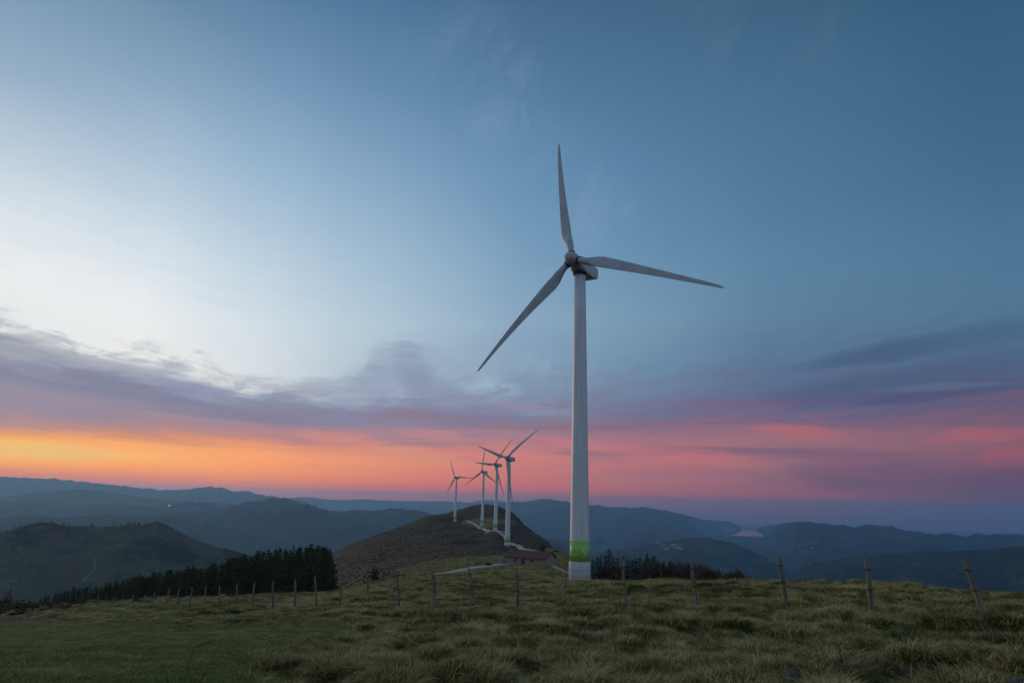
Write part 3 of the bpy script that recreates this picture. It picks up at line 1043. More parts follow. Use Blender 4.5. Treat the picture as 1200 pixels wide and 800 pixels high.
# ================================================================== TRACKS
def track(name, pts, width, mat, lift=0.10, zfun=None):
    """ribbon laid on the ground along (photo column, distance) stations"""
    P = []
    for x, D in pts:
        a_ = az_of(x, 645)
        P.append((D * math.sin(a_), D * math.cos(a_)))
    P = np.array(P)
    s = np.concatenate([[0], np.cumsum(np.hypot(*np.diff(P, axis=0).T))])
    n = max(12, int(s[-1] / 3.0))
    ss = np.linspace(0, s[-1], n)
    C = pchip(s, P, ss)
    tg = np.gradient(C, axis=0)
    tg /= np.hypot(tg[:, 0], tg[:, 1])[:, None]
    nm = np.stack([-tg[:, 1], tg[:, 0]], 1)
    k = 7
    o_ = np.linspace(-.5, .5, k)
    wv_ = width * (1 + 0.12 * pnoise(ss / 7, ss * 0))
    X = C[:, 0:1] + nm[:, 0:1] * o_ * wv_[:, None]
    Y = C[:, 1:2] + nm[:, 1:2] * o_ * wv_[:, None]
    f = zfun or (lambda a, b: sample(ZG, a, b))
    Z = f(X, Y)
    Z = np.maximum(Z, Z[:, k // 2:k // 2 + 1] - 0.3) + lift
    X = np.concatenate([X[:, :1], X, X[:, -1:]], 1)
    Y = np.concatenate([Y[:, :1], Y, Y[:, -1:]], 1)
    Z = np.concatenate([Z[:, :1] - 0.8, Z, Z[:, -1:] - 0.8], 1)
    tag(link(name, grid_mesh(name, X, Y, Z, mat)), kind='structure')


track('track', [(518, 150), (535, 165), (552, 182), (570, 198), (588, 217), (598, 226), (612, 240), (626, 262), (637, 292), (640, 308)], 4.2, m_track, 0.25)
track('track', [(640, 305), (628, 330), (618, 372), (606, 424), (600, 450), (592, 500), (583, 545), (574, 585), (567, 640), (559, 700), (551, 770), (545, 830)], 3.0, m_track, 0.5)
track('track', [(598, 575), (586, 580), (578, 576), (570, 590)], 4.5, m_track, 0.45)
track('track', [(638, 232), (643, 226), (650, 214), (660, 200), (672, 188)], 2.6, m_track, 0.25)

# ================================================================== WIND TURBINES
YAW, TILT = 0.571, 0.10
Rt, Rb, HT = 0.93, 1.56, 49.0


def tower_r(z):
    return Rb + (Rt - Rb) * (z / HT)


prof = [(Rb + 0.09, -2.0), (Rb + 0.09, 2.88), (Rb + 0.09, 2.94), (tower_r(3.0), 2.96)]
for z in (6.1, 12, 18, 24, 30, 36, 42, HT):
    prof.append((tower_r(z), z))
me_tower = lathe(prof, 56).mesh('tower', m_white, True)
me_band = lathe([(tower_r(2.97) + 0.012, 2.97), (tower_r(6.08) + 0.012, 6.08)], 56).mesh('green_band', m_green, True)
mb = MB()
for z in (0.85, 1.75):
    mb.loft([[((Rb + 0.10 + d) * math.cos(i * 2 * PI / 56), (Rb + 0.10 + d) * math.sin(i * 2 * PI / 56), z + h) for i in range(56)]
             for d, h in ((-0.02, -0.02), (0.004, -0.02), (0.004, 0.02), (-0.02, 0.02))], cap=False)
me_seam = mb.mesh('joint', m_conc, True)
me_base = lathe([(3.2, -2.6), (3.2, -0.25), (3.0, -0.12), (1.8, -0.10)], 40).mesh('foundation', m_conc)

# rotor hub: rounded nose, collars where the blades root
mb = lathe([(0.02, -1.55), (0.42, -1.50), (0.74, -1.33), (0.98, -1.02), (1.12, -0.55), (1.16, 0.1), (1.12, 0.62), (0.95, 0.86), (0.9, 1.05)], 36, 'y')
me_hub = mb.mesh('hub', m_hub, True)
me_collar = lathe([(0.60, 0.75), (0.66, 0.80), (0.66, 1.30), (0.60, 1.36)], 28).mesh('blade_collar', m_dark, True)


def rrect(w, h, r, y, zc, n=5):
    pts = []
    for cxs, czs, a0 in ((1, 1, 0), (-1, 1, 90), (-1, -1, 180), (1, -1, 270)):
        for k in range(n):
            a_ = math.radians(a0 + 90 * k / (n - 1))
            pts.append((cxs * (w / 2 - r) + r * math.cos(a_), y, zc + czs * (h / 2 - r) + r * math.sin(a_)))
    return pts


mb = MB()
mb.loft([rrect(1.5, 1.5, .7, 0.95, 0, 6), rrect(2.1, 2.1, .75, 1.15, 0.0, 6), rrect(2.5, 2.5, .55, 1.9, -.05, 6), rrect(2.55, 2.6, .32, 3.2, -.08, 6),
         rrect(2.5, 2.5, .25, 5.4, -.08, 6), rrect(2.3, 2.0, .22, 7.0, 0.06, 6), rrect(2.15, 1.7, .2, 7.5, 0.12, 6), rrect(1.9, 1.45, .2, 7.62, 0.12, 6)])
me_nac = mb.mesh('nacelle', m_nac)
me_nac.polygons.foreach_set('use_smooth', [len(p.vertices) == 4 for p in me_nac.polygons])
me_yaw = lathe([(Rt + 0.12, -1.75), (Rt + 0.12, -1.45), (Rt + 0.22, -1.42), (Rt + 0.22, -1.2)], 36).mesh('yaw_ring', m_dark, True)
mb = MB()
mb.box((0.5, 6.3, 1.28), (0.5, 0.9, 0.34))
mb.tube([(-0.5, 6.8, 1.1), (-0.5, 6.8, 2.3)], [0.04, 0.03], 6)
mb.box((-0.5, 6.8, 2.28), (0.5, 0.05, 0.05))
me_vane = mb.mesh('wind_vane', m_dark)


def blade_mesh():
    st = [(0.9, 1.06, 1, 0), (1.9, 1.06, 1, 0), (2.7, 1.25, .8, 14), (3.8, 1.75, .45, 15), (5.2, 2.05, .30, 13), (7.0, 1.92, .25, 10), (10, 1.6, .21, 7),
          (13, 1.32, .19, 5), (16, 1.08, .18, 3), (19, .85, .17, 1.5), (22, .64, .16, .5), (24.2, .48, .15, 0), (25.0, .34, .15, 0), (25.4, .08, .15, 0)]
    rs = np.array([s[0] for s in st])
    n = 20
    rings = []
    for r in np.concatenate([np.linspace(0.9, 6, 14), np.linspace(6.6, 24, 22), [24.6, 25.0, 25.25, 25.4]]):
        c, th, tw = [float(np.interp(r, rs, [s[k] for s in st])) for k in (1, 2, 3)]
        rd = float(np.interp(r, [0.9, 2.0, 4.5], [1, 1, 0]))
        tw = math.radians(tw)
        ring = []
        for i in range(n):
            a_ = 2 * PI * i / n
            u = (1 - math.cos(a_)) / 2                # 0 leading .. 1 trailing
            yt = th * c * 0.5 * (2.6 * (math.sqrt(u) * 0.55 - u * .55 * u ** .2) if 0 < u < 1 else 0)
            ya = yt * (1 if a_ < PI else -1)
            za = (u - 0.30) * c
            yc, zc = 0.5 * c * math.sin(a_), -0.5 * c * math.cos(a_)
            y_ = rd * yc + (1 - rd) * ya
            z_ = rd * zc + (1 - rd) * za
            ring.append((r, y_ * math.cos(tw) + z_ * math.sin(tw) * 1.0 + 2.3 * (r / 25.4) ** 2, z_ * math.cos(tw) - y_ * math.sin(tw)))
        rings.append(ring)
    m = MB()
    m.loft(rings)
    return m.mesh('blade', m_blade, True)


me_blade = blade_mesh()


def text_mesh(txt, size, r, ang0, z, mat, name):
    cu = bpy.data.curves.new('txt', 'FONT')
    cu.body = txt
    cu.size = size
    cu.extrude = 0.004
    cu.align_x = 'RIGHT'
    o = bpy.data.objects.new('txt', cu)
    COL.objects.link(o)
    dg = bpy.context.evaluated_depsgraph_get()
    me_ = bpy.data.meshes.new_from_object(o.evaluated_get(dg))
    bpy.data.objects.remove(o)
    for v in me_.vertices:
        a_ = ang0 + v.co.x / r
        rr = r + 0.006 + v.co.z
        v.co = (rr * math.sin(a_), -rr * math.cos(a_), z + v.co.y)
    me_.materials.clear()
    me_.materials.append(mat)
    me_.name = name
    return me_


FACE = math.atan2(-11.1, -113.0)                      # the tower's side turned to the viewpoint
me_text = text_mesh('ENALLA', 0.52, 1.528, math.radians(-4), 3.95, m_letter, 'lettering')
# the swirl: three open arcs, over a short line of small letters
mb = MB()
for k, (r0, a0, a1) in enumerate(((0.42, 20, 200), (0.30, 150, 380), (0.17, -40, 160))):
    n = 16
    inner, outer = [], []
    for i in range(n):
        a_ = math.radians(a0 + (a1 - a0) * i / (n - 1))
        w = 0.075 * math.sin(PI * (i + .7) / (n + .4)) + 0.012
        for rr, lst in ((r0 - w, inner), (r0 + w, outer)):
            lst.append((rr * math.cos(a_), rr * math.sin(a_)))
    vs2, fs = [], []
    for (u0, v0), (u1, v1) in zip(inner, outer):
        for u, v in ((u0, v0), (u1, v1)):
            aa = math.radians(34) + u / 1.47
            vs2.append((1.53 * math.sin(aa), -1.53 * math.cos(aa), 4.62 + v))
    for i in range(n - 1):
        fs.append((2 * i, 2 * i + 1, 2 * i + 3, 2 * i + 2))
    mb.add(vs2, fs)
for k in range(5):
    aa = math.radians(34) + (k - 2) * 0.20 / 1.5
    for du, dv, su, sv in ((-.06, 0, .03, .22), (.06, 0, .03, .18), (0, .08 * (k % 2), .12, .035)):
        vs2 = []
        for u, v in ((-su / 2, -sv / 2), (su / 2, -sv / 2), (su / 2, sv / 2), (-su / 2, sv / 2)):
            q = aa + (du + u) / 1.5
            vs2.append((1.535 * math.sin(q), -1.535 * math.cos(q), 3.92 + dv + v))
        mb.add(vs2, [(0, 1, 2, 3)])
me_emblem = mb.mesh('emblem', m_letter)


def turbine(loc, yaw, phi, label, main=False):
    t = empty('wind_turbine', loc)
    tag(t, label, 'wind turbine', 'wind turbines along the ridge')
    link('foundation', me_base, t)
    tw = link('tower', me_tower, t)
    bd = link('green_band', me_band, tw)
    if main:
        link('joint', me_seam, tw)
        link('lettering', me_text, tw).rotation_euler = (0, 0, -az_of(679, 650))
        link('emblem', me_emblem, tw).rotation_euler = (0, 0, -az_of(679, 650))
    Rm = Matrix.Rotation(-yaw, 4, 'Z') @ Matrix.Rotation(-TILT, 4, 'X')
    hub = Matrix.Translation((0, 0, HT + 1.45)) @ Rm @ Matrix.Translation((0, -2.75, 0))
    nc = link('nacelle', me_nac, t)
    nc.matrix_local = hub
    link('yaw_ring', me_yaw, nc).matrix_local = Matrix.Translation((0, 2.75, 0))
    link('wind_vane', me_vane, nc)
    hb = link('hub', me_hub, t)
    hb.matrix_local = hub
    for k in range(3):
        a_ = phi + k * 2 * PI / 3
        bl = link('blade', me_blade, t)
        bl.matrix_local = hub @ Matrix.Rotation(-a_, 4, 'Y')
        co = link('blade_collar', me_collar, bl)
        co.matrix_local = Matrix.Rotation(PI / 2, 4, 'Y')
    return t


p1 = at(679.2, 681.5, 113.5)
turbine((p1[0], p1[1], p1[2]), YAW, -0.314, 'huge pale wind turbine towering at centre right, green lettered band round its foot', True)
for bx, by, D, yaw, phi, lab in (
        (594.5, 641.2, 423.6, 0.60, 0.715, 'wind turbine just left of the huge one, third blade hanging down its tower'),
        (580.5, 622.3, 564.8, 0.72, 0.95, 'distant wind turbine behind the hanging-blade one, a blade pointing straight left'),
        (565.0, 616.0, 696.7, 0.66, 1.56, 'distant wind turbine on the green shelf with one blade pointing straight up'),
        (533.0, 610.8, 856.1, 0.62, 2.06, 'farthest small wind turbine on the hill, leftmost of the row')):
    q = at(bx, by, D)
    turbine(tuple(q), yaw, phi, lab)

# ================================================================== BARN
def barn():
    D = 217.0
    c0, c1 = at(592.5, 661, D + 3), at(639.5, 660, D - 3)
    dx, dy = c1[0] - c0[0], c1[1] - c0[1]
    L = math.hypot(dx, dy)
    cxm, cym = (c0[0] + c1[0]) / 2, (c0[1] + c1[1]) / 2
    zb = min(gz(c0[0], c0[1]), gz(c1[0], c1[1]), gz(cxm, cym)) + 0.1
    t = empty('stone_barn', (cxm, cym, zb))
    t.rotation_euler = (0, 0, math.atan2(dy, dx))
    tag(t, 'low stone barn with a rusty red tiled roof beside the pale track', 'barn')
    Wd, He, Hr = 6.5, 2.35, 4.0
    th = 0.45
    # front wall is y = 0; pieces round the openings so they are real holes
    ops = [(-L / 2 + 3.4, 0.9, 1.15, 1.75), (-L / 2 + 5.9, 1.15, 0.0, 1.9), (-L / 2 + 8.9, 0.8, 1.2, 1.75)]
    mb = MB()
    x = -L / 2
    for ox, ow, oz0, oz1 in ops:
        mb.box(((x + ox - ow / 2) / 2, 0, (He - 2) / 2), (ox - ow / 2 - x, th, He + 2))
        if oz0 > 0:
            mb.box((ox, 0, (oz0 - 2) / 2), (ow, th, oz0 + 2))
        mb.box((ox, 0, (oz1 + He) / 2), (ow, th, He - oz1))
        x = ox + ow / 2
    mb.box(((x + L / 2) / 2, 0, (He - 2) / 2), (L / 2 - x, th, He + 2))
    mb.box((0, Wd, (He - 2) / 2), (L, th, He + 2))
    for sx_ in (-1, 1):
        xx = sx_ * (L / 2 - th / 2)
        y0, y1 = th / 2 + .001, Wd - th / 2 - .001
        vs2 = [(xx + dd, yy, zz) for dd in (-th / 2, th / 2) for yy, zz in ((y0, -2), (y1, -2), (y1, He), (Wd / 2, Hr - .06), (y0, He))]
        mb.add(vs2, [(0, 1, 2, 3, 4), (9, 8, 7, 6, 5)] + [(i, (i + 1) % 5, 5 + (i + 1) % 5, 5 + i) for i in range(5)])
    link('wall', mb.mesh('wall', m_wallst), t)
    mb = MB()
    sl = (Hr - He) / (Wd / 2)
    for s_ in (-1, 1):
        ya, za = Wd / 2, Hr
        yb = Wd / 2 + s_ * (Wd / 2 + 0.55)
        zb_ = Hr - sl * (Wd / 2 + 0.55)
        n = 40
        rings = []
        for i in range(n + 1):
            xx = -L / 2 - 0.35 + (L + 0.7) * i / n
            w = 0.05 * math.sin(i * 1.7) + 0.05 * math.sin(i * .53)
            rings.append([(xx, ya, za + w), (xx, yb, zb_ + w), (xx, yb, zb_ + w + .16), (xx, ya, za + w + .16)])
        mb.loft(rings)
    link('roof', mb.mesh('roof', m_roof), t)
    mb = MB()
    ox, ow, oz0, oz1 = ops[1]
    mb.box((ox, 0.12, oz1 / 2), (ow - .02, 0.06, oz1 - .02))
    link('door', mb.mesh('door', m_dark), t)
    for ox, ow, oz0, oz1 in (ops[0], ops[2]):
        mb = MB()
        mb.box((ox, 0.12, (oz0 + oz1) / 2), (ow - .02, 0.05, oz1 - oz0 - .02))
        w_ = link('window', mb.mesh('window', m_dark), t)
        mb = MB()
        mb.box((ox, -th / 2 - .03, oz0 - .06), (ow + .3, 0.16, 0.1))
        link('sill', mb.mesh('sill', m_stone), w_)
    # low roofless pen at the left end
    mb = MB()
    mb.box((-L / 2 - 2.2, 0.3, -0.3), (2.6, 0.4, 3.2))
    mb.box((-L / 2 - 3.3, 2.6, -0.3), (0.4, 4.2, 3.0))
    mb.box((-L / 2 - 0.6, 0.5, 0.2), (0.55, 0.6, 4.0))
    link('pen_wall', mb.mesh('pen_wall', m_wallst), t)
    return t


barn()

# ================================================================== FENCE POSTS
def post_mesh(k):
    r_ = random.Random(k * 13 + 1)
    n = 9
    rings = []
    ph = [r_.uniform(-.25, .25) for _ in range(n)]
    bx_, by_ = r_.uniform(-.1, .1), r_.uniform(-.1, .1)
    for z in [-0.25, 0, .12, .3, .5, .7, .86, .94, 1.0]:
        w = 0.068 * (1.15 - 0.3 * z) * (1 + r_.uniform(-.1, .1))
        if z > .97:
            w *= .72
        rings.append([(bx_ * math.sin(z * 3) + w * (1 + ph[i] + r_.uniform(-.06, .06)) * math.cos(i * 2 * PI / n),
                       by_ * math.sin(z * 2.4) + w * (1 + ph[(i + 3) % n]) * .85 * math.sin(i * 2 * PI / n),
                       z + (r_.uniform(-.05, .05) if z > .9 else 0)) for i in range(n)])
    m = MB()
    m.loft(rings)
    me_ = m.mesh('fence_post', m_post)
    me_.polygons.foreach_set('use_smooth', [len(p.vertices) == 4 for p in me_.polygons])
    wrs = []
    for zz in (.52, .84):
        wr = MB()
        wr.loft([[(.079 * (1.15 - .3 * zz) * 1.18 * math.cos(i * PI / 5) + bx_ * math.sin(zz * 3), .079 * (1.15 - .3 * zz) * 1.15 * math.sin(i * PI / 5) + by_ * math.sin(zz * 2.4), zz + h + .012 * math.cos(i * PI / 5))
                  for i in range(10)] for h in (0, .018)])
        wrs.append(wr.mesh('wire_loop', m_wire))
    return me_, wrs


PM = [post_mesh(k) for k in range(7)]
# base pixel, top pixel, distance, thickness
RIGHT = [((736.5, 709), (732, 655), 21.5, 1.05), ((818, 707), (809.5, 656), 22, 1.15), ((920, 707), (911, 654), 21, 1.2),
         ((1019, 716), (1011.5, 656), 19, 1.05), ((1152.5, 724), (1130, 657), 16.5, .98)]
LEFT = [((605, 713), (604, 667), 24, 1.0), ((554.5, 701), (548.5, 666), 29, 1.0), ((507.5, 708), (506, 669), 28, 1.1), ((467.5, 707), (465, 668), 29, .95),
        ((431, 698), (429.5, 672), 40, 1.1), ((398, 709), (397.7, 680), 37, 1.0), ((370, 707), (369, 677), 36, 1.0), ((345, 711.5), (346.5, 679), 36, 1.05),
        ((321, 709), (321.5, 681), 38, 1.0), ((296, 711.5), (297.5, 682.5), 39, 1.05), ((276.5, 711), (278, 684), 43, .95), ((257.5, 711), (257.5, 686), 46, .95),
        ((240, 709), (242, 686), 50, .9), ((222.5, 714), (225.5, 689), 46, .95), ((208.5, 708.5), (210.3, 689.5), 58, 1.0), ((193.8, 710), (197.5, 691), 62, 1.0),
        ((180, 706.5), (182, 694), 78, 1.0), ((167.5, 711), (169.7, 696), 72, .95), ((155, 711), (155.8, 696), 76, 1.0), ((144.6, 709), (144.8, 696.5), 90, 1.0),
        ((134, 708.5), (134.6, 697), 96, 1.0), ((123.3, 708.5), (123.8, 697), 98, 1.0), ((114.5, 707.5), (115.3, 695.5), 100, 1.0), ((104, 706.5), (104.5, 698), 128, 1.1),
        ((96, 704.5), (96.5, 695.5), 130, 1.2), ((89, 705), (89.5, 696), 135, 1.2), ((81.5, 704), (82, 695), 140, 1.2)]
ORD = ['first', 'second', 'third', 'fourth', 'fifth', 'sixth', 'seventh', 'eighth', 'ninth', 'tenth', 'eleventh', 'twelfth', 'thirteenth', 'fourteenth', 'fifteenth',
       'sixteenth', 'seventeenth', 'eighteenth', 'nineteenth', 'twentieth', 'twenty-first', 'twenty-second', 'twenty-third', 'twenty-fourth', 'twenty-fifth',
       'twenty-sixth', 'twenty-seventh']


def post(base, top, D, th, label, k, loops=False, name='fence_post', group='posts of the pasture fence'):
    b_ = Vector(at(base[0], base[1], D))
    t_ = Vector(at(top[0], top[1], D))
    g_ = gz(b_.x, b_.y)
    if b_.z - g_ > 0.0:                                # bury the foot in the turf
        b_ = b_ + (b_ - t_).normalized() * (b_.z - g_)
    d = t_ - b_
    o = link(name, PM[k % 7][0], None, b_)
    o.rotation_mode = 'QUATERNION'
    q = Vector((0, 0, 1)).rotation_difference(d.normalized())
    o.rotation_quaternion = q @ Euler((0, 0, (k * 2.399) % 6.28)).to_quaternion()
    o.scale = (th * .74, th * .74, d.length)
    tag(o, label, 'fence post', group)
    if loops:
        for w_ in PM[k % 7][1]:
            link('wire_loop', w_, o)
    return o


RL = ['crooked grey fence post with a bent top, first to the right of the huge turbine',
      'split grey fence post, second to the right of the huge turbine',
      'dark banded fence post leaning over a grass mound, third right of the huge turbine',
      'upright dark fence post with knobbly top, fourth right of the huge turbine',
      'strongly leaning thick fence post at the far right of the pasture']
for k, (bp, tp, D, th) in enumerate(RIGHT):
    post(bp, tp, D, th, RL[k], k, True)
LX = {0: 'knotty dark fence post below the barn, nearest on the left of the huge turbine', 1: 'thin fence post tilting left before the pale track, second left of the huge turbine',
      2: 'straight mossy fence post beside the lower end of the pale track', 4: 'half hidden fence post in front of the dark square bush'}
for k, (bp, tp, D, th) in enumerate(LEFT):
    post(bp, tp, D, th, LX.get(k, 'weathered grey fence post, %s one to the left of the huge turbine' % ORD[k]), k + 2, k < 5)
post((775.6, 683), (772, 653), 44, .55, 'thin pale pole before the conifers, between the crooked and the split post', 3, False, 'thin_pole', None)
post((662.5, 691), (663.5, 667), 44, .75, 'small thin fence post close beside the left edge of the huge turbine', 5)
post((728.5, 682), (730, 675), 46, .9, 'short stub of a post on the grass crest beside the crooked post', 6)

# ================================================================== TREES
def conifer(seed, H=12.0, spread=2.3, lean=0.0, dens=1.0, ragged=0.25):
    r_ = random.Random(seed)
    tr = MB()
    pts, rad = [], []
    for i in range(9):
        z = H * i / 8
        pts.append((lean * (z / H) ** 2 * H + 0.05 * math.sin(z + seed), 0.05 * math.cos(z * 1.3), z - 0.6 * (i == 0)))
        rad.append(0.17 * (1 - .93 * i / 8) + .012)
    tr.tube(pts, rad, 7)
    cr = MB()
    z = 0.10 * H
    while z < H * 0.99:
        f = z / H
        wmax = spread * min(1.0, (1 - f) ** .75 * 1.2 + .06) * (0.75 + .25 * min(1, f / .2))
        nb = max(3, int((9 - 4 * f) * dens))
        a0 = r_.uniform(0, 6.28)
        for b_ in range(nb):
            if r_.random() < .10:
                continue
            a_ = a0 + b_ * 2 * PI / nb + r_.uniform(-.3, .3)
            L = wmax * r_.uniform(1 - 2 * ragged, 1 + ragged)
            up_ = r_.uniform(-.05, .38) + .25 * f
            x0 = lean * f * f * H
            d = Vector((math.cos(a_), math.sin(a_), up_)).normalized()
            d.x += lean * .9
            tr.tube([(x0, 0, z), tuple(Vector((x0, 0, z)) + d * L * .8)], [.03, .012], 3, False)
            n = max(5, int(L * 7))
            for j in range(n):
                u = (j + r_.random()) / n
                if u < .15:
                    continue
                c = Vector((x0, 0, z)) + d * (L * u) + Vector((0, 0, -.10 * L * u * u + r_.uniform(-.12, .14)))
                sd_ = Vector((-d.y, d.x, 0)) * (r_.uniform(-.5, .5) * L * .42 * (1.15 - u))
                c += sd_
                s = r_.uniform(.20, .42) * (0.8 + .25 * spread / 2.3)
                e1 = (d * r_.uniform(.5, 1) + Vector((r_.uniform(-.6, .6), r_.uniform(-.6, .6), r_.uniform(-.1, .75)))).normalized()
                e2 = e1.cross(Vector((r_.uniform(-1, 1), r_.uniform(-1, 1), r_.uniform(-.3, 1)))).normalized()
                cr.add([c - e1 * s * .5 - e2 * s * .12, c - e2 * s * .34 + e1 * s * .1, c + e1 * s * .95, c + e2 * s * .34 + e1 * s * .1],
                       [(0, 1, 2, 3)])
        z += H * .042 * r_.uniform(.8, 1.2)
    # leader
    for j in range(14):
        c = Vector((lean * H, 0, H * (.96 + .05 * r_.random())))
        e1 = Vector((r_.uniform(-.5, .5), r_.uniform(-.5, .5), 1)).normalized()
        e2 = e1.cross(Vector((r_.uniform(-1, 1), r_.uniform(-1, 1), .1))).normalized()
        s = .3
        cr.add([c - e1 * s * .4, c - e2 * s * .2, c + e1 * s, c + e2 * s * .2], [(0, 1, 2, 3)])
    return tr.mesh('trunk', m_bark), cr.mesh('crown', m_needle)


CON = [conifer(1), conifer(2, 12, 2.0, .02, .9, .3), conifer(3, 12, 2.6, 0, 1.0, .22), conifer(4, 12, 1.7, .01, .9, .32)]
CONL = [conifer(11, 12, 2.3, .16, .7, .38), conifer(12, 12, 2.0, .20, .6, .42)]
SLIM = [conifer(21, 12, 1.5, 0, 1.0, .2), conifer(22, 12, 1.75, 0, 1.0, .22)]


def tree(name, mesh, loc, h, label, cat, group, wide=1.0, href=12.0, rot=None):
    t = empty(name, loc)
    s = h / href
    t.scale = (s * wide, s * wide, s)
    t.rotation_euler = (0, 0, random.uniform(0, 6.28) if rot is None else rot)
    tag(t, label, cat, group)
    link('trunk', mesh[0], t)
    link('crown', mesh[1], t)
    return t


ENV = [(0, 712), (20, 706), (45, 701), (60, 696), (75, 692), (90, 688), (105, 685.5), (125, 684), (150, 677), (165, 674), (180, 671.5), (200, 668.5), (220, 663.5),
       (245, 660), (260, 656), (270, 653), (285, 650), (300, 646), (315, 643), (330, 641), (345, 639.5), (360, 639), (375, 639.5), (384, 644), (391, 656)]
r_ = random.Random(5)
placed = []
n_pine = 0
tries = 0
while n_pine < 285 and tries < 20000:
    tries += 1
    x = r_.uniform(28, 386)
    dmin = np.interp(x, [0, 100, 200, 300, 340, 390], [185, 160, 122, 108, 100, 100])
    dmax = dmin + np.interp(x, [0, 100, 200, 300, 390], [40, 70, 95, 110, 110])
    D = dmin + (dmax - dmin) * r_.random() ** .8
    a_ = az_of(x, 690)
    X, Y = D * math.sin(a_), D * math.cos(a_)
    if any((X - q[0]) ** 2 + (Y - q[1]) ** 2 < 1.55 ** 2 for q in placed):
        continue
    z = gz(X, Y)
    yt = np.interp(x, [e[0] for e in ENV], [e[1] for e in ENV]) + abs(r_.gauss(0, 1)) * np.interp(x, [0, 150, 390], [2, 3, 4.5]) - r_.uniform(0, 4.5) + 1.8
    h = slope(a_, yt) * D - z
    if h < 2.5:
        continue
    if h > 13:
        h = 13 * r_.uniform(.85, 1.0)
    placed.append((X, Y))
    if x < 130:
        lab = 'small dark pine in the thinning left tail of the plantation'
        grp = 'young pines in the tail of the plantation'
    else:
        lab = 'dark pine crowded into the plantation behind the left fence'
        grp = 'pines of the plantation'
    tree('pine_tree', CON[r_.randrange(4)], (X, Y, z - .1), h, lab, 'pine', grp, r_.uniform(.9, 1.35) * (1.25 if h < 7 else 1.0))
    n_pine += 1
for x, yt, D, lab in ((12, 688.5, 185, 'lone wind-bent pine at the far left edge of the plantation'),
                      (69, 690.5, 172, 'leaning young pine with a ragged top, next to the far left fence posts'),
                      (86, 684.5, 172, 'bushy pine leaning right over the last fence posts at left'),
                      (103.5, 681, 172, 'tallest leaning pine in the left tail of the plantation')):
    a_ = az_of(x, 690)
    X, Y = D * math.sin(a_), D * math.cos(a_)
    z = gz(X, Y)
    tree('pine_tree', CONL[int(x) % 2], (X - .6, Y, z - .2), slope(a_, yt) * D - z, lab, 'pine', 'wind-bent pines', 1.15, rot=0.2)

# conifers and bare trees to the right of the big turbine
SP = [(695, 654, 150), (700, 651, 170), (704, 650, 150), (709, 649, 165), (714, 641.5, 160), (719, 651, 150), (724, 652, 172), (731, 650.5, 160), (736, 654, 150), (741, 655, 168),
      (745, 653, 155), (750, 651.5, 165), (756, 654, 150), (759, 648.5, 160), (764, 652, 152), (767, 650.5, 165), (771, 656, 150), (786, 656, 160), (790, 658, 150), (821, 661, 160), (826, 663, 152), (864, 666, 158), (868, 669, 165)]
for x, yt, D in SP:
    a_ = az_of(x, 665)
    X, Y = D * math.sin(a_), D * math.cos(a_)
    z = gz(X, Y)
    lab = 'dark slender conifer in the copse right of the huge turbine'
    grp = 'conifers of the right copse'
    if x == 714:
        lab, grp = 'tallest pointed conifer of the copse right of the huge turbine', None
    elif x in (864, 868):
        lab, grp = 'small dark conifer at the right end of the copse', 'conifers ending the copse'
    elif x in (821, 826):
        lab, grp = 'dark conifer just right of the split fence post', 'conifers by the split post'
    tree('conifer', SLIM[int(x) % 2], (X, Y, z - .2), slope(a_, yt) * D - z, lab, 'conifer', grp, r_.uniform(1.45, 1.9))


def bare_tree(seed, H=9.0):
    q = random.Random(seed)
    tr, cr = MB(), MB()

    def grow(p, d, L, rad, lvl):
        e = p + d * L
        m_ = p + d * L * .5 + Vector((q.uniform(-.06, .06), q.uniform(-.06, .06), 0)) * L
        tr.tube([tuple(p), tuple(m_), tuple(e)], [rad, rad * .85, rad * .62], 5 if lvl < 2 else 3, False)
        if lvl >= 3:
            for _ in range(24):
                c = p + (e - p) * q.uniform(.1, 1)
                e1 = (d + Vector((q.uniform(-.9, .9), q.uniform(-.9, .9), q.uniform(-.2, .8)))).normalized()
                e2 = e1.cross(Vector((q.uniform(-1, 1), q.uniform(-1, 1), q.uniform(-1, 1)))).normalized()
                s = q.uniform(.5, 1.0)
                w = q.uniform(.018, .045)
                cr.add([c - e2 * w, c + e2 * w, c + e1 * s + e2 * w * .3, c + e1 * s - e2 * w * .3], [(0, 1, 2, 3)])
            return
        for _ in range(q.choice((3, 4)) if lvl else 6):
            st = p + (e - p) * q.uniform(.45, 1)
            nd = (d * .8 + Vector((q.uniform(-.9, .9), q.uniform(-.9, .9), q.uniform(-.05, .6)))).normalized()
            grow(st, nd, L * q.uniform(.5, .72), rad * .5, lvl + 1)
    grow(Vector((0, 0, -.3)), Vector((q.uniform(-.06, .06), q.uniform(-.06, .06), 1)).normalized(), H * .45, .14, 0)
    return tr.mesh('trunk', m_twig), cr.mesh('crown', m_twig)


BARE = [bare_tree(31), bare_tree(32), bare_tree(33)]
for k in range(90):
    x = r_.uniform(692, 770) if k < 4 else r_.uniform(768, 888)
    D = r_.uniform(122, 150)
    yt = np.interp(x, [690, 720, 760, 790, 830, 870, 890], [660, 652, 650, 651, 657, 667, 674]) + r_.uniform(-1, 4)
    a_ = az_of(x, 665)
    X, Y = D * math.sin(a_), D * math.cos(a_)
    z = gz(X, Y)
    h = min(13, slope(a_, yt) * D - z)
    tree('bare_tree', BARE[k % 3], (X, Y, z - .1), max(2.0, h), 'leafless reddish brown tree of the copse right of the huge turbine', 'bare tree', 'leafless trees of the copse', r_.uniform(1.1, 1.6), 9.0)


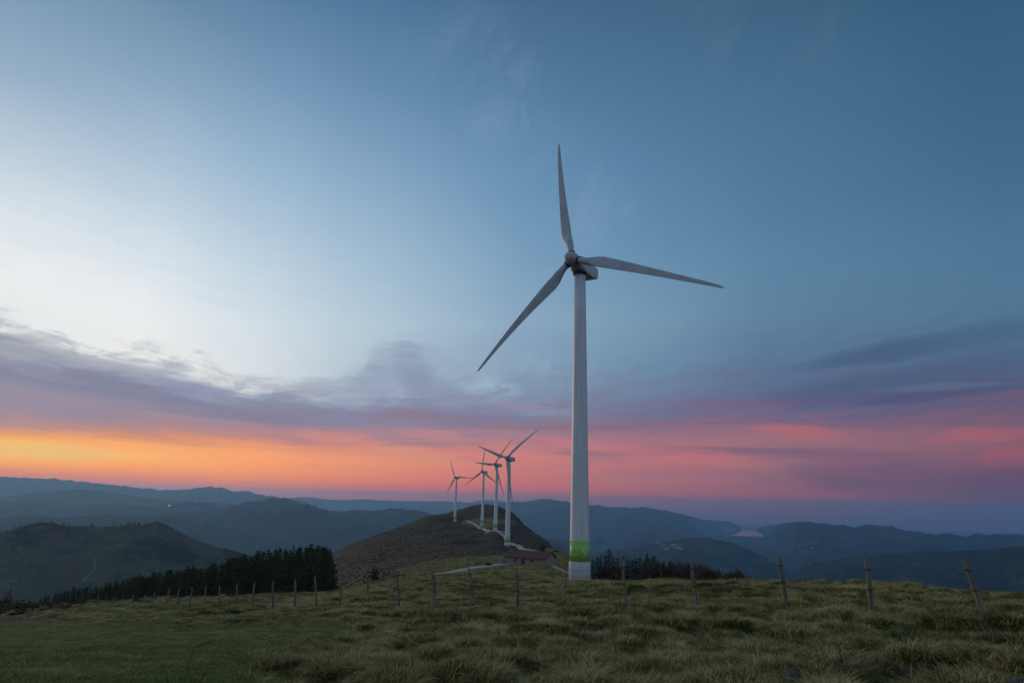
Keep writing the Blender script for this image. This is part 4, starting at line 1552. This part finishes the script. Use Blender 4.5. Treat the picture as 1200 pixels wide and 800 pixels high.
def bush(seed, n=500, flat=.75):
    q = random.Random(seed)
    m = MB()
    for _ in range(n):
        v = Vector((q.gauss(0, 1), q.gauss(0, 1), q.gauss(0, 1))).normalized() * (q.random() ** .4) * (1 + .25 * math.sin(seed + 3 * q.random()))
        c = Vector((v.x * .55, v.y * .55, abs(v.z) * flat + .02))
        e1 = (v + Vector((q.uniform(-.7, .7), q.uniform(-.7, .7), q.uniform(0, .8)))).normalized()
        e2 = e1.cross(Vector((q.uniform(-1, 1), q.uniform(-1, 1), q.uniform(-1, 1)))).normalized()
        s = q.uniform(.07, .17)
        m.add([c - e1 * s * .5, c - e2 * s * .42, c + e1 * s * .8, c + e2 * s * .42], [(0, 1, 2, 3)])
    st = MB()
    for _ in range(5):
        st.tube([(0, 0, -.1), (q.uniform(-.25, .25), q.uniform(-.25, .25), .45)], [.03, .012], 4, False)
    return st.mesh('stems', m_bark), m.mesh('foliage', m_scrub)


BU = [bush(41), bush(42, 420, .6), bush(43, 450, 1.3)]


def shrub(x, D, w, h, k, label, cat='bush', group=None, name='bush', up=0.0):
    X, Y, z = ground_at(x, D)
    t = empty(name, (X, Y, z - .05 + up))
    t.scale = (w, w, h)
    t.rotation_euler = (0, 0, k * 1.3)
    tag(t, label, cat, group)
    link('stems', BU[k % 3][0], t)
    link('foliage', BU[k % 3][1], t)


shrub(438, 215, 2.2, 2.7, 2, 'dark squarish bush standing alone on the brown moor')
shrub(571.5, 205, 2.4, 1.5, 0, 'low dark bush against the upper edge of the pale track')
shrub(635, 330, 2.4, 3.2, 2, 'dark upright bush on the slope beside the upper track')
shrub(651, 385, 4.5, 2.0, 1, 'low dark bush on the right skyline of the ridge')
for k, (x, D, w, h) in enumerate(((4, 110, 3.2, 1.3), (14, 118, 3.6, 1.2), (26, 112, 3.2, 1.1), (36, 128, 3.0, 1.0), (22, 132, 3.4, 1.1), (8, 135, 3.0, 1.2), (50, 140, 2.6, .9), (62, 120, 2.2, .7), (-8, 120, 3.4, 1.2))):
    shrub(x, D, w, h, k, 'brown bramble bush in the scrub at the far left edge of the pasture', 'bush', 'scrub bushes at the far left')
for k, (x, D, w, h) in enumerate(((92, 112, 1.9, .75), (100, 105, 1.6, .6), (138, 88, 1.3, .5), (115, 96, 1.4, .5))):
    shrub(x, D, w, h, k + 1, 'low dark bush among the fence posts at the far left', 'bush', 'low bushes among the left posts')

# the tree line on the crest of the moorland hill
mX, mY, mZ, mA, mT = MIDX
r2 = random.Random(9)
ci = int(np.argmin(np.abs(mT[:, 0])))
for k in range(70):
    x = r2.choice([r2.uniform(40, 92), r2.uniform(60, 92), r2.uniform(104, 150), r2.uniform(150, 172), r2.uniform(176, 240), r2.uniform(0, 50)])
    j = int(np.argmin(np.abs(mA[0] - az_of(x, 615))))
    i = ci + r2.randint(-2, 1)
    h = r2.uniform(7, 15)
    tree('hill_tree', CON[k % 4], (mX[i, j], mY[i, j], mZ[i, j] - .8), h, 'tiny dark tree on the skyline of the moorland hill at left', 'tree', 'trees on the skyline of the moorland hill', 1.6)
# the worn path down that hill
def mid_z(x, y):
    a_ = np.arctan2(x, y)
    D_ = np.hypot(x, y)
    jj = np.clip(np.searchsorted(mA[0], a_), 1, mA.shape[1] - 1)
    Dg = np.hypot(mX, mY)
    out_ = np.zeros_like(x)
    for idx in np.ndindex(x.shape):
        col = jj[idx]
        out_[idx] = np.interp(D_[idx], Dg[:, col], mZ[:, col])
    return out_


def mid_dist(x, y):
    """distance at which the line of sight through photo point x, y meets the moorland hill"""
    a_ = az_of(x, y)
    j = int(np.argmin(np.abs(mA[0] - a_)))
    Dg = np.hypot(mX[:, j], mY[:, j])
    el = mZ[:, j] / Dg
    ii = [i for i in range(len(el) - 1) if i < ci and (el[i] - slope(a_, y)) * (el[i + 1] - slope(a_, y)) <= 0]
    return float(Dg[ii[0]]) if ii else 1900.0


track('path', [(x, mid_dist(x, y)) for x, y in ((103, 680), (105, 676), (109, 672), (113, 668), (113.5, 662), (112, 656), (114, 652))], 2.6, m_path, 0.8, mid_z)

# ================================================================== FAR TOWN
def house_mesh(w, d, h, wall, roof):
    m = MB()
    m.box((0, 0, h / 2 - 3), (w, d, h + 6), 0)
    hr_ = h + w * .12
    m.add([(-w / 2 - .4, -d / 2 - .5, h), (w / 2 + .4, -d / 2 - .5, h), (w / 2 + .4, d / 2 + .5, h), (-w / 2 - .4, d / 2 + .5, h), (-w / 2 - .4, 0, h + d * .2), (w / 2 + .4, 0, h + d * .2)],
          [(0, 1, 5, 4), (2, 3, 4, 5), (0, 4, 3), (1, 2, 5), (0, 3, 2, 1)], 1)
    return m.mesh('house', [wall, roof])


m_pale = simple('pale_render', (0.38, 0.37, 0.35), (0.28, 0.27, 0.26), 0.2, 0.8)
m_froof = simple('far_roof', (0.30, 0.26, 0.24), (0.4, 0.38, 0.36), 0.1, 0.8)
m_lit = bpy.data.materials.new('lit_facade')
m_lit.use_nodes = True
nt = NT(m_lit.node_tree)
bb = m_lit.node_tree.nodes['Principled BSDF']
bb.inputs['Base Color'].default_value = (.6, .55, .45, 1)
bb.inputs['Emission Color'].default_value = (1.0, .86, .62, 1)
bb.inputs['Emission Strength'].default_value = 0.8
HM = [house_mesh(38, 18, 9, m_pale, m_froof), house_mesh(60, 30, 11, m_pale, m_pale), house_mesh(22, 16, 14, m_pale, m_froof)]
LM = house_mesh(30, 16, 12, m_lit, m_froof)


def terrain_hit(x, y, fallback):
    dg = bpy.context.evaluated_depsgraph_get()
    d = Vector(ray(x, y)).normalized()
    for nm in ('ground', 'haze'):
        pass
    ok, loc, nrm, idx, ob, mtx = scene.ray_cast(dg, d * 3000, d)
    n_ = 0
    while ok and ob.name.startswith('haze') and n_ < 4:
        ok, loc, nrm, idx, ob, mtx = scene.ray_cast(dg, loc + d * 1, d)
        n_ += 1
    return loc if ok else None


bpy.context.view_layer.update()
r3 = random.Random(4)
spots = []
for k in range(110):
    if k < 70:
        spots.append((r3.gauss(735, 24), 635 + r3.gauss(0, 2.2)))
    elif k < 88:
        spots.append((r3.uniform(775, 800), r3.uniform(638, 644)))
    else:
        spots.append((r3.uniform(890, 960), r3.uniform(634, 650)))
for k, (x, y) in enumerate(spots):
    if not (692 < x < 975):
        continue
    h_ = terrain_hit(x, y, 13000)
    if h_ is None or h_.length < 4000:
        continue
    far_town = x < 810
    o = link('house', HM[k % 3], None, h_)
    o.rotation_euler = (0, 0, r3.uniform(-.5, .5) - az_of(x))
    o.scale = (r3.uniform(.35, .8),) * 3
    tag(o, 'tiny pale building in the far valley town right of the huge turbine' if far_town else 'tiny pale building scattered on the far slopes right of the estuary', 'building',
        'buildings of the far town' if far_town else 'buildings on the far slopes')
for x, y, s, lab in ((763, 632.4, 1.1, 'far town'), (766, 632.4, 1.1, 'far town'), (770, 632.4, 1.5, 'far town'), (788, 640, .9, 'far town'), (745, 634.5, .8, 'far town'), (710, 636, .9, 'far town'),
                     (867.7, 630, 1.6, 'shore'), (881.5, 667, .5, 'slope'), (903, 657, .6, 'slope'), (842, 657.5, .45, 'slope'),
                     (198.5, 592.3, 2.0, 'left'), (229.5, 587.2, 1.6, 'left'), (246, 588.5, 1.4, 'left'), (215, 579.5, 1.6, 'left')):
    h_ = terrain_hit(x, y, 9000)
    if h_ is None:
        continue
    o = link('lit_building', LM, None, h_)
    o.scale = (s * .36,) * 3
    o.rotation_euler = (0, 0, -az_of(x))
    L_ = {'far town': 'tiny floodlit building shining in the far valley town', 'shore': 'single bright lit building on the near shore of the estuary',
          'slope': 'tiny lit farmhouse on the dark slope below the estuary', 'left': 'tiny bright lit building among the hazy hills at left'}[lab]
    tag(o, L_, 'lit building', {'far town': 'floodlit buildings of the town', 'shore': None, 'slope': 'lit farmhouses on the slope', 'left': 'lit buildings among the left hills'}[lab])

# ================================================================== STONES AND DRY STALKS
def stone(seed, loc, s, label):
    q = np.random.default_rng(seed)
    bm_ = bmesh.new()
    bmesh.ops.create_icosphere(bm_, subdivisions=3, radius=1)
    pl = [q.normal(size=3) for _ in range(9)]
    pl = [v / np.linalg.norm(v) for v in pl]
    off = q.uniform(.5, .85, 9)
    for v in bm_.verts:
        co = np.array(v.co)
        for n_, o_ in zip(pl, off):
            d = co @ n_ - o_
            if d > 0:
                co = co - n_ * d * .92
        co = co * (1 + .03 * float(pnoise(co[0] * 3 + seed, co[1] * 3 + co[2])))
        v.co = co
    me_ = bpy.data.meshes.new('stone')
    bm_.to_mesh(me_)
    bm_.free()
    me_.materials.append(m_stone)
    o = link('stone', me_, None, loc)
    o.scale = s
    o.rotation_euler = (q.uniform(-.3, .3), q.uniform(-.3, .3), q.uniform(0, 6))
    tag(o, label, 'stone')


for k, (x, y, s, lab) in enumerate(((925, 796, (.12, .10, .13), 'small pointed pale stone in the grass at the bottom edge'),
                                    (1051, 797, (.17, .11, .05), 'flat mossy stone slab at the bottom edge, right of the tall dry stalk'),
                                    (1191, 785, (.10, .09, .11), 'dark blocky stone at the right edge of the pasture'))):
    q = at(x, y, 8.0)
    stone(60 + k, (q[0], q[1], gz(q[0], q[1]) + .05), s, lab)
q = at(712.5, 680.5, 47)
stone(71, (q[0], q[1], gz(q[0], q[1]) + .12), (.24, .2, .22), 'small white stone on the grass crest right of the huge turbine')
for k, (x, y, D, s, lab) in enumerate(((514.5, 654, 305, 1.2, 'pale boulder on the green patch of the moor, left of the pale track'),
                                       (462, 658.5, 330, 1.5, 'pale boulder on the brown moor above the dark squarish bush'),
                                       (547, 656.5, 270, 1.1, 'pale boulder on the green patch nearest the pale track'))):
    X, Y, z = ground_at(x, D)
    stone(80 + k, (X, Y, z + .2), (s, s * .8, s * .6), lab)


def stalk(seed, x, y, D, h, n, label, lean=.05):
    q = random.Random(seed)
    c = at(x, y, D)
    z0 = gz(c[0], c[1])
    m, hd = MB(), MB()
    for i in range(n):
        a_ = q.uniform(0, 6.28)
        sp = q.uniform(0, .22) if n > 1 else 0
        hh = h * q.uniform(.7, 1)
        tip = Vector((math.cos(a_) * sp * hh * 1.6 - lean * hh, math.sin(a_) * sp * hh, hh))
        mid_ = tip * .5 + Vector((q.uniform(-.02, .02), q.uniform(-.02, .02), 0))
        m.tube([(0, 0, -.05), tuple(mid_), tuple(tip)], [.011, .008, .005], 5)
        for j in range(16):
            u = q.uniform(.35, 1)
            pb = tip * u
            dr = Vector((q.uniform(-1, 1), q.uniform(-1, 1), q.uniform(.2, 1))).normalized() * q.uniform(.03, .09)
            m.tube([tuple(pb), tuple(pb + dr)], [.005, .003], 3, False)
            hd.loft([[tuple(pb + dr + Vector((.011 * w_ * math.cos(t_), .011 * w_ * math.sin(t_), h_))) for t_ in (0, 1.57, 3.14, 4.71)]
                     for w_, h_ in ((.4, -.008), (1, 0), (.5, .014))])
    t = empty('dry_stalk', (c[0], c[1], z0))
    tag(t, label, 'dry plant')
    link('stem', m.mesh('stem', m_straw), t)
    link('seed_heads', hd.mesh('seed_heads', m_straw), t)


stalk(1, 990, 787, 8.6, .46, 1, 'tall single dry stalk standing in the grass below the fourth right post', .1)
stalk(2, 1057, 787, 8.6, .34, 7, 'spreading dry weed in the grass beside the flat mossy stone')
stalk(3, 1075, 752, 11.5, .28, 3, 'thin straw-coloured weed in the grass below the strongly leaning post')
stalk(4, 1193, 765, 10.0, .30, 4, 'dry weed above the dark blocky stone at the right edge')

# ================================================================== GRASS
def blade_strip(m, base, ang, h, lean, w, segs=3):
    d = Vector((math.cos(ang), math.sin(ang), 0))
    s = Vector((-math.sin(ang), math.cos(ang), 0)) * w * .5
    vs2, fs = [], []
    for i in range(segs + 1):
        u = i / segs
        c = Vector(base) + d * (lean * h * u ** 1.7) + Vector((0, 0, h * (u - .42 * min(lean, 1.4) * u * u * .8)))
        k = 1 - u ** 1.5
        if i == segs:
            vs2.append(tuple(c))
        else:
            vs2 += [tuple(c - s * k), tuple(c + s * k)]
    for i in range(segs - 1):
        fs.append((2 * i, 2 * i + 1, 2 * i + 3, 2 * i + 2))
    fs.append((2 * segs - 2, 2 * segs - 1, 2 * segs))
    m.add(vs2, fs)


def grass_mat(name, dry, stops=None):
    m, nt, b = material(name, 0.8, 0.15)
    p = position(nt)
    oi = nt.n.new('ShaderNodeObjectInfo').outputs['Random']
    f1 = nt.noise(p, 0.8, 5, 0.65, 0.4)
    f2 = nt.noise(p, 0.13, 3, 0.5)
    base = nt.math('ADD', nt.math('ADD', nt.math('ADD', f1, nt.attr('ripe')), nt.ls(0, 1, oi, -.21, .21)), nt.ls(.3, .7, f2, dry - .14, dry + .14))
    c = nt.ramp(base, stops or [(0.28, (0.020, 0.036, 0.004)), (0.47, (0.056, 0.078, 0.010)), (0.59, (0.195, 0.158, 0.042)), (0.77, (0.36, 0.270, 0.092)), (0.95, (0.50, 0.39, 0.17))])
    nt.l.new(c, b.inputs['Base Color'])
    return m


m_gr = grass_mat('tussock_grass', 0.07)
m_gl = grass_mat('pasture_grass', 0.0, [(0.26, (0.080, 0.108, 0.024)), (0.46, (0.155, 0.185, 0.046)), (0.66, (0.260, 0.240, 0.084)), (0.9, (0.40, 0.33, 0.15))])
m_gd = grass_mat('dry_crest_grass', 0.22)


def blade_dryness(me_, q, nv):
    """each blade has its own ripeness, as in a real tussock"""
    at0 = me_.attributes.new('ripe', 'FLOAT', 'POINT')
    vals = []
    for i in range(len(me_.vertices) // nv):
        vals += [q.gauss(0, .17)] * nv
    vals += [0.0] * (len(me_.vertices) - len(vals))
    at0.data.foreach_set('value', vals)


TUFT = []
for k in range(9):
    q = random.Random(100 + k)
    m = MB()
    kind = ('tus', 'tus', 'tus', 'tus', 'lawn', 'lawn', 'dry', 'dry', 'wisp')[k]
    n, h0, w0, rad_, ln = {'tus': (90, .135, .0075, .17, 1.7), 'lawn': (70, .052, .007, .18, .8), 'dry': (85, .15, .0075, .16, 1.5), 'wisp': (14, .30, .006, .12, .6)}[kind]
    for i in range(n):
        rr = rad_ * math.sqrt(q.random())
        a_ = q.uniform(0, 6.28)
        ang = q.gauss(0, .8) if kind in ('tus', 'dry') else q.uniform(-PI, PI)
        if q.random() < .25:
            ang = a_
        blade_strip(m, (rr * math.cos(a_), rr * math.sin(a_), -.02), ang, h0 * q.uniform(.45, 1.1), ln * q.uniform(.4, 1.2), w0 * q.uniform(.7, 1.4))
    me_ = m.mesh('tuft', {'tus': m_gr, 'lawn': m_gl, 'dry': m_gd, 'wisp': m_gd}[kind])
    blade_dryness(me_, q, 7)
    TUFT.append(bpy.data.objects.new('grass_tuft_%d' % k, me_))
tcol = bpy.data.collections.new('grass_tufts')
for o in TUFT:
    tcol.objects.link(o)

g = np.random.default_rng(12)
PTS, ROT, SCL, IDX = [], [], [], []


def scatter(n, d0, d1, amax, sc0, sc1, bias=1.0, side=None):
    a_ = np.radians(g.uniform(-amax, amax, n))
    if side:
        a_ = np.radians(g.uniform(side, amax, n)) * np.where(g.uniform(0, 1, n) < .5, -1, 1)
    d = np.sqrt(g.uniform(0, 1, n) ** bias * (d1 * d1 - d0 * d0) + d0 * d0)
    x, y = d * np.sin(a_), d * np.cos(a_)
    z = sample(ZG, x, y)
    lw = sample(LAWN, x, y)
    he = sample(HEATH, x, y)
    tu = sample(TU_A, x, y)
    patch = fbm(x * .16 + 40, y * .16, 3)
    k = g.uniform(0, 1, n)
    on = tu > g.uniform(.02, .30, n)
    up_ = np.where(k < .62 - .5 * np.clip(patch, -.4, .8), g.integers(0, 4, n), np.where(k < .965, g.integers(6, 8, n), 8))
    idx = np.where(on, up_, np.where(k < .85, g.integers(4, 6, n), g.integers(0, 4, n)))
    idx = np.where(lw > g.uniform(.15, .75, n), g.integers(4, 6, n), idx)
    keep = (he < g.uniform(.35, 1.0, n)) & (on | (lw > .3) | (g.uniform(0, 1, n) < .6))
    sc = g.uniform(sc0, sc1, n) * (.72 + .6 * tu) * (1 - .2 * lw)
    wind = 0.55 + .5 * fbm(x * .08, y * .08, 2)
    rz = wind + g.normal(0, .55, n)
    PTS.append(np.stack([x, y, z], -1)[keep])
    ROT.append(np.stack([g.normal(0, .1, n), g.normal(0, .1, n), rz], -1)[keep])
    SCL.append(sc[keep])
    IDX.append(idx[keep])


scatter(46000, 5.0, 16, 46, .6, 1.15)
scatter(70000, 16, 34, 44, .75, 1.35)
scatter(60000, 34, 75, 42, 1.1, 1.9)
scatter(40000, 75, 150, 41, 1.6, 2.8)
scatter(18000, 150, 330, 12, 2.0, 3.4)
scatter(3000, 1.5, 5, 170, .5, .9)
scatter(16000, 4, 22, 82, .7, 1.3, side=45)
scatter(20000, 22, 60, 80, 1.1, 1.9, side=43)
PTS = np.concatenate(PTS)
ROT = np.concatenate(ROT)
SCL = np.concatenate(SCL)
IDX = np.concatenate(IDX)
me_ = bpy.data.meshes.new('grass')
me_.vertices.add(len(PTS))
me_.vertices.foreach_set('co', PTS.astype(np.float32).ravel())
at_ = me_.attributes.new('rot', 'FLOAT_VECTOR', 'POINT')
at_.data.foreach_set('vector', ROT.astype(np.float32).ravel())
at_ = me_.attributes.new('scl', 'FLOAT', 'POINT')
at_.data.foreach_set('value', SCL.astype(np.float32))
at_ = me_.attributes.new('idx', 'INT', 'POINT')
at_.data.foreach_set('value', IDX.astype(np.int32))


def scatter_object(name, me_, coll):
    ob = link(name, me_)
    ng = bpy.data.node_groups.new(name + '_scatter', 'GeometryNodeTree')
    ng.interface.new_socket('Geometry', in_out='INPUT', socket_type='NodeSocketGeometry')
    ng.interface.new_socket('Geometry', in_out='OUTPUT', socket_type='NodeSocketGeometry')
    N = ng.nodes
    gi, go = N.new('NodeGroupInput'), N.new('NodeGroupOutput')
    ci_ = N.new('GeometryNodeCollectionInfo')
    ci_.inputs['Collection'].default_value = coll
    ci_.inputs['Separate Children'].default_value = True
    ci_.inputs['Reset Children'].default_value = True
    io = N.new('GeometryNodeInstanceOnPoints')
    io.inputs['Pick Instance'].default_value = True

    def na(nm, ty):
        n_ = N.new('GeometryNodeInputNamedAttribute')
        n_.data_type = ty
        n_.inputs['Name'].default_value = nm
        return n_.outputs['Attribute']
    e2r = N.new('FunctionNodeEulerToRotation')
    ng.links.new(na('rot', 'FLOAT_VECTOR'), e2r.inputs[0])
    ng.links.new(gi.outputs[0], io.inputs['Points'])
    ng.links.new(ci_.outputs[0], io.inputs['Instance'])
    ng.links.new(na('idx', 'INT'), io.inputs['Instance Index'])
    ng.links.new(e2r.outputs[0], io.inputs['Rotation'])
    ng.links.new(na('scl', 'FLOAT'), io.inputs['Scale'])
    ng.links.new(io.outputs[0], go.inputs[0])
    md = ob.modifiers.new('scatter', 'NODES')
    md.node_group = ng
    tag(ob, kind='stuff')
    return ob


scatter_object('grass', me_, tcol)

# heather and bracken clumps over the brown moor
HB = []
for k in range(3):
    q = random.Random(300 + k)
    m = MB()
    for i in range(90):
        v = Vector((q.gauss(0, 1), q.gauss(0, 1), abs(q.gauss(0, 1)))).normalized() * q.random() ** .4
        c = Vector((v.x * .6, v.y * .6, v.z * .42))
        e1 = (v + Vector((q.uniform(-.6, .6), q.uniform(-.6, .6), q.uniform(0, .6)))).normalized()
        e2 = e1.cross(Vector((q.uniform(-1, 1), q.uniform(-1, 1), q.uniform(-1, 1)))).normalized()
        s = q.uniform(.10, .2)
        m.add([c - e1 * s * .5, c - e2 * s * .4, c + e1 * s * .8, c + e2 * s * .4], [(0, 1, 2, 3)])
    HB.append(bpy.data.objects.new('heather_clump_%d' % k, m.mesh('clump', m_heather)))
hcol_ = bpy.data.collections.new('heather_clumps')
for o in HB:
    hcol_.objects.link(o)
n = 24000
a_ = np.radians(g.uniform(-44, 10, n))
d = np.sqrt(g.uniform(0, 1, n) ** 1.5 * (1000 ** 2 - 75 ** 2) + 75 ** 2)
x, y = d * np.sin(a_), d * np.cos(a_)
he = sample(HEATH, x, y)
cl_ = fbm(x * .03, y * .03, 4)
keep = (he > g.uniform(.35, 1, n)) & (cl_ > g.uniform(-.6, .6, n))
x, y, d = x[keep], y[keep], d[keep]
n = len(x)
me_ = bpy.data.meshes.new('heather')
me_.vertices.add(n)
me_.vertices.foreach_set('co', np.stack([x, y, sample(ZG, x, y)], -1).astype(np.float32).ravel())
for nm, ty, vals, key in (('rot', 'FLOAT_VECTOR', np.stack([x * 0, x * 0, g.uniform(0, 6.28, n)], -1), 'vector'),
                          ('scl', 'FLOAT', g.uniform(.4, 1.0, n) * (1 + d / 1500), 'value'), ('idx', 'INT', g.integers(0, 3, n), 'value')):
    at_ = me_.attributes.new(nm, ty, 'POINT')
    at_.data.foreach_set(key, vals.astype(np.int32 if ty == 'INT' else np.float32).ravel())
scatter_object('heather', me_, hcol_)
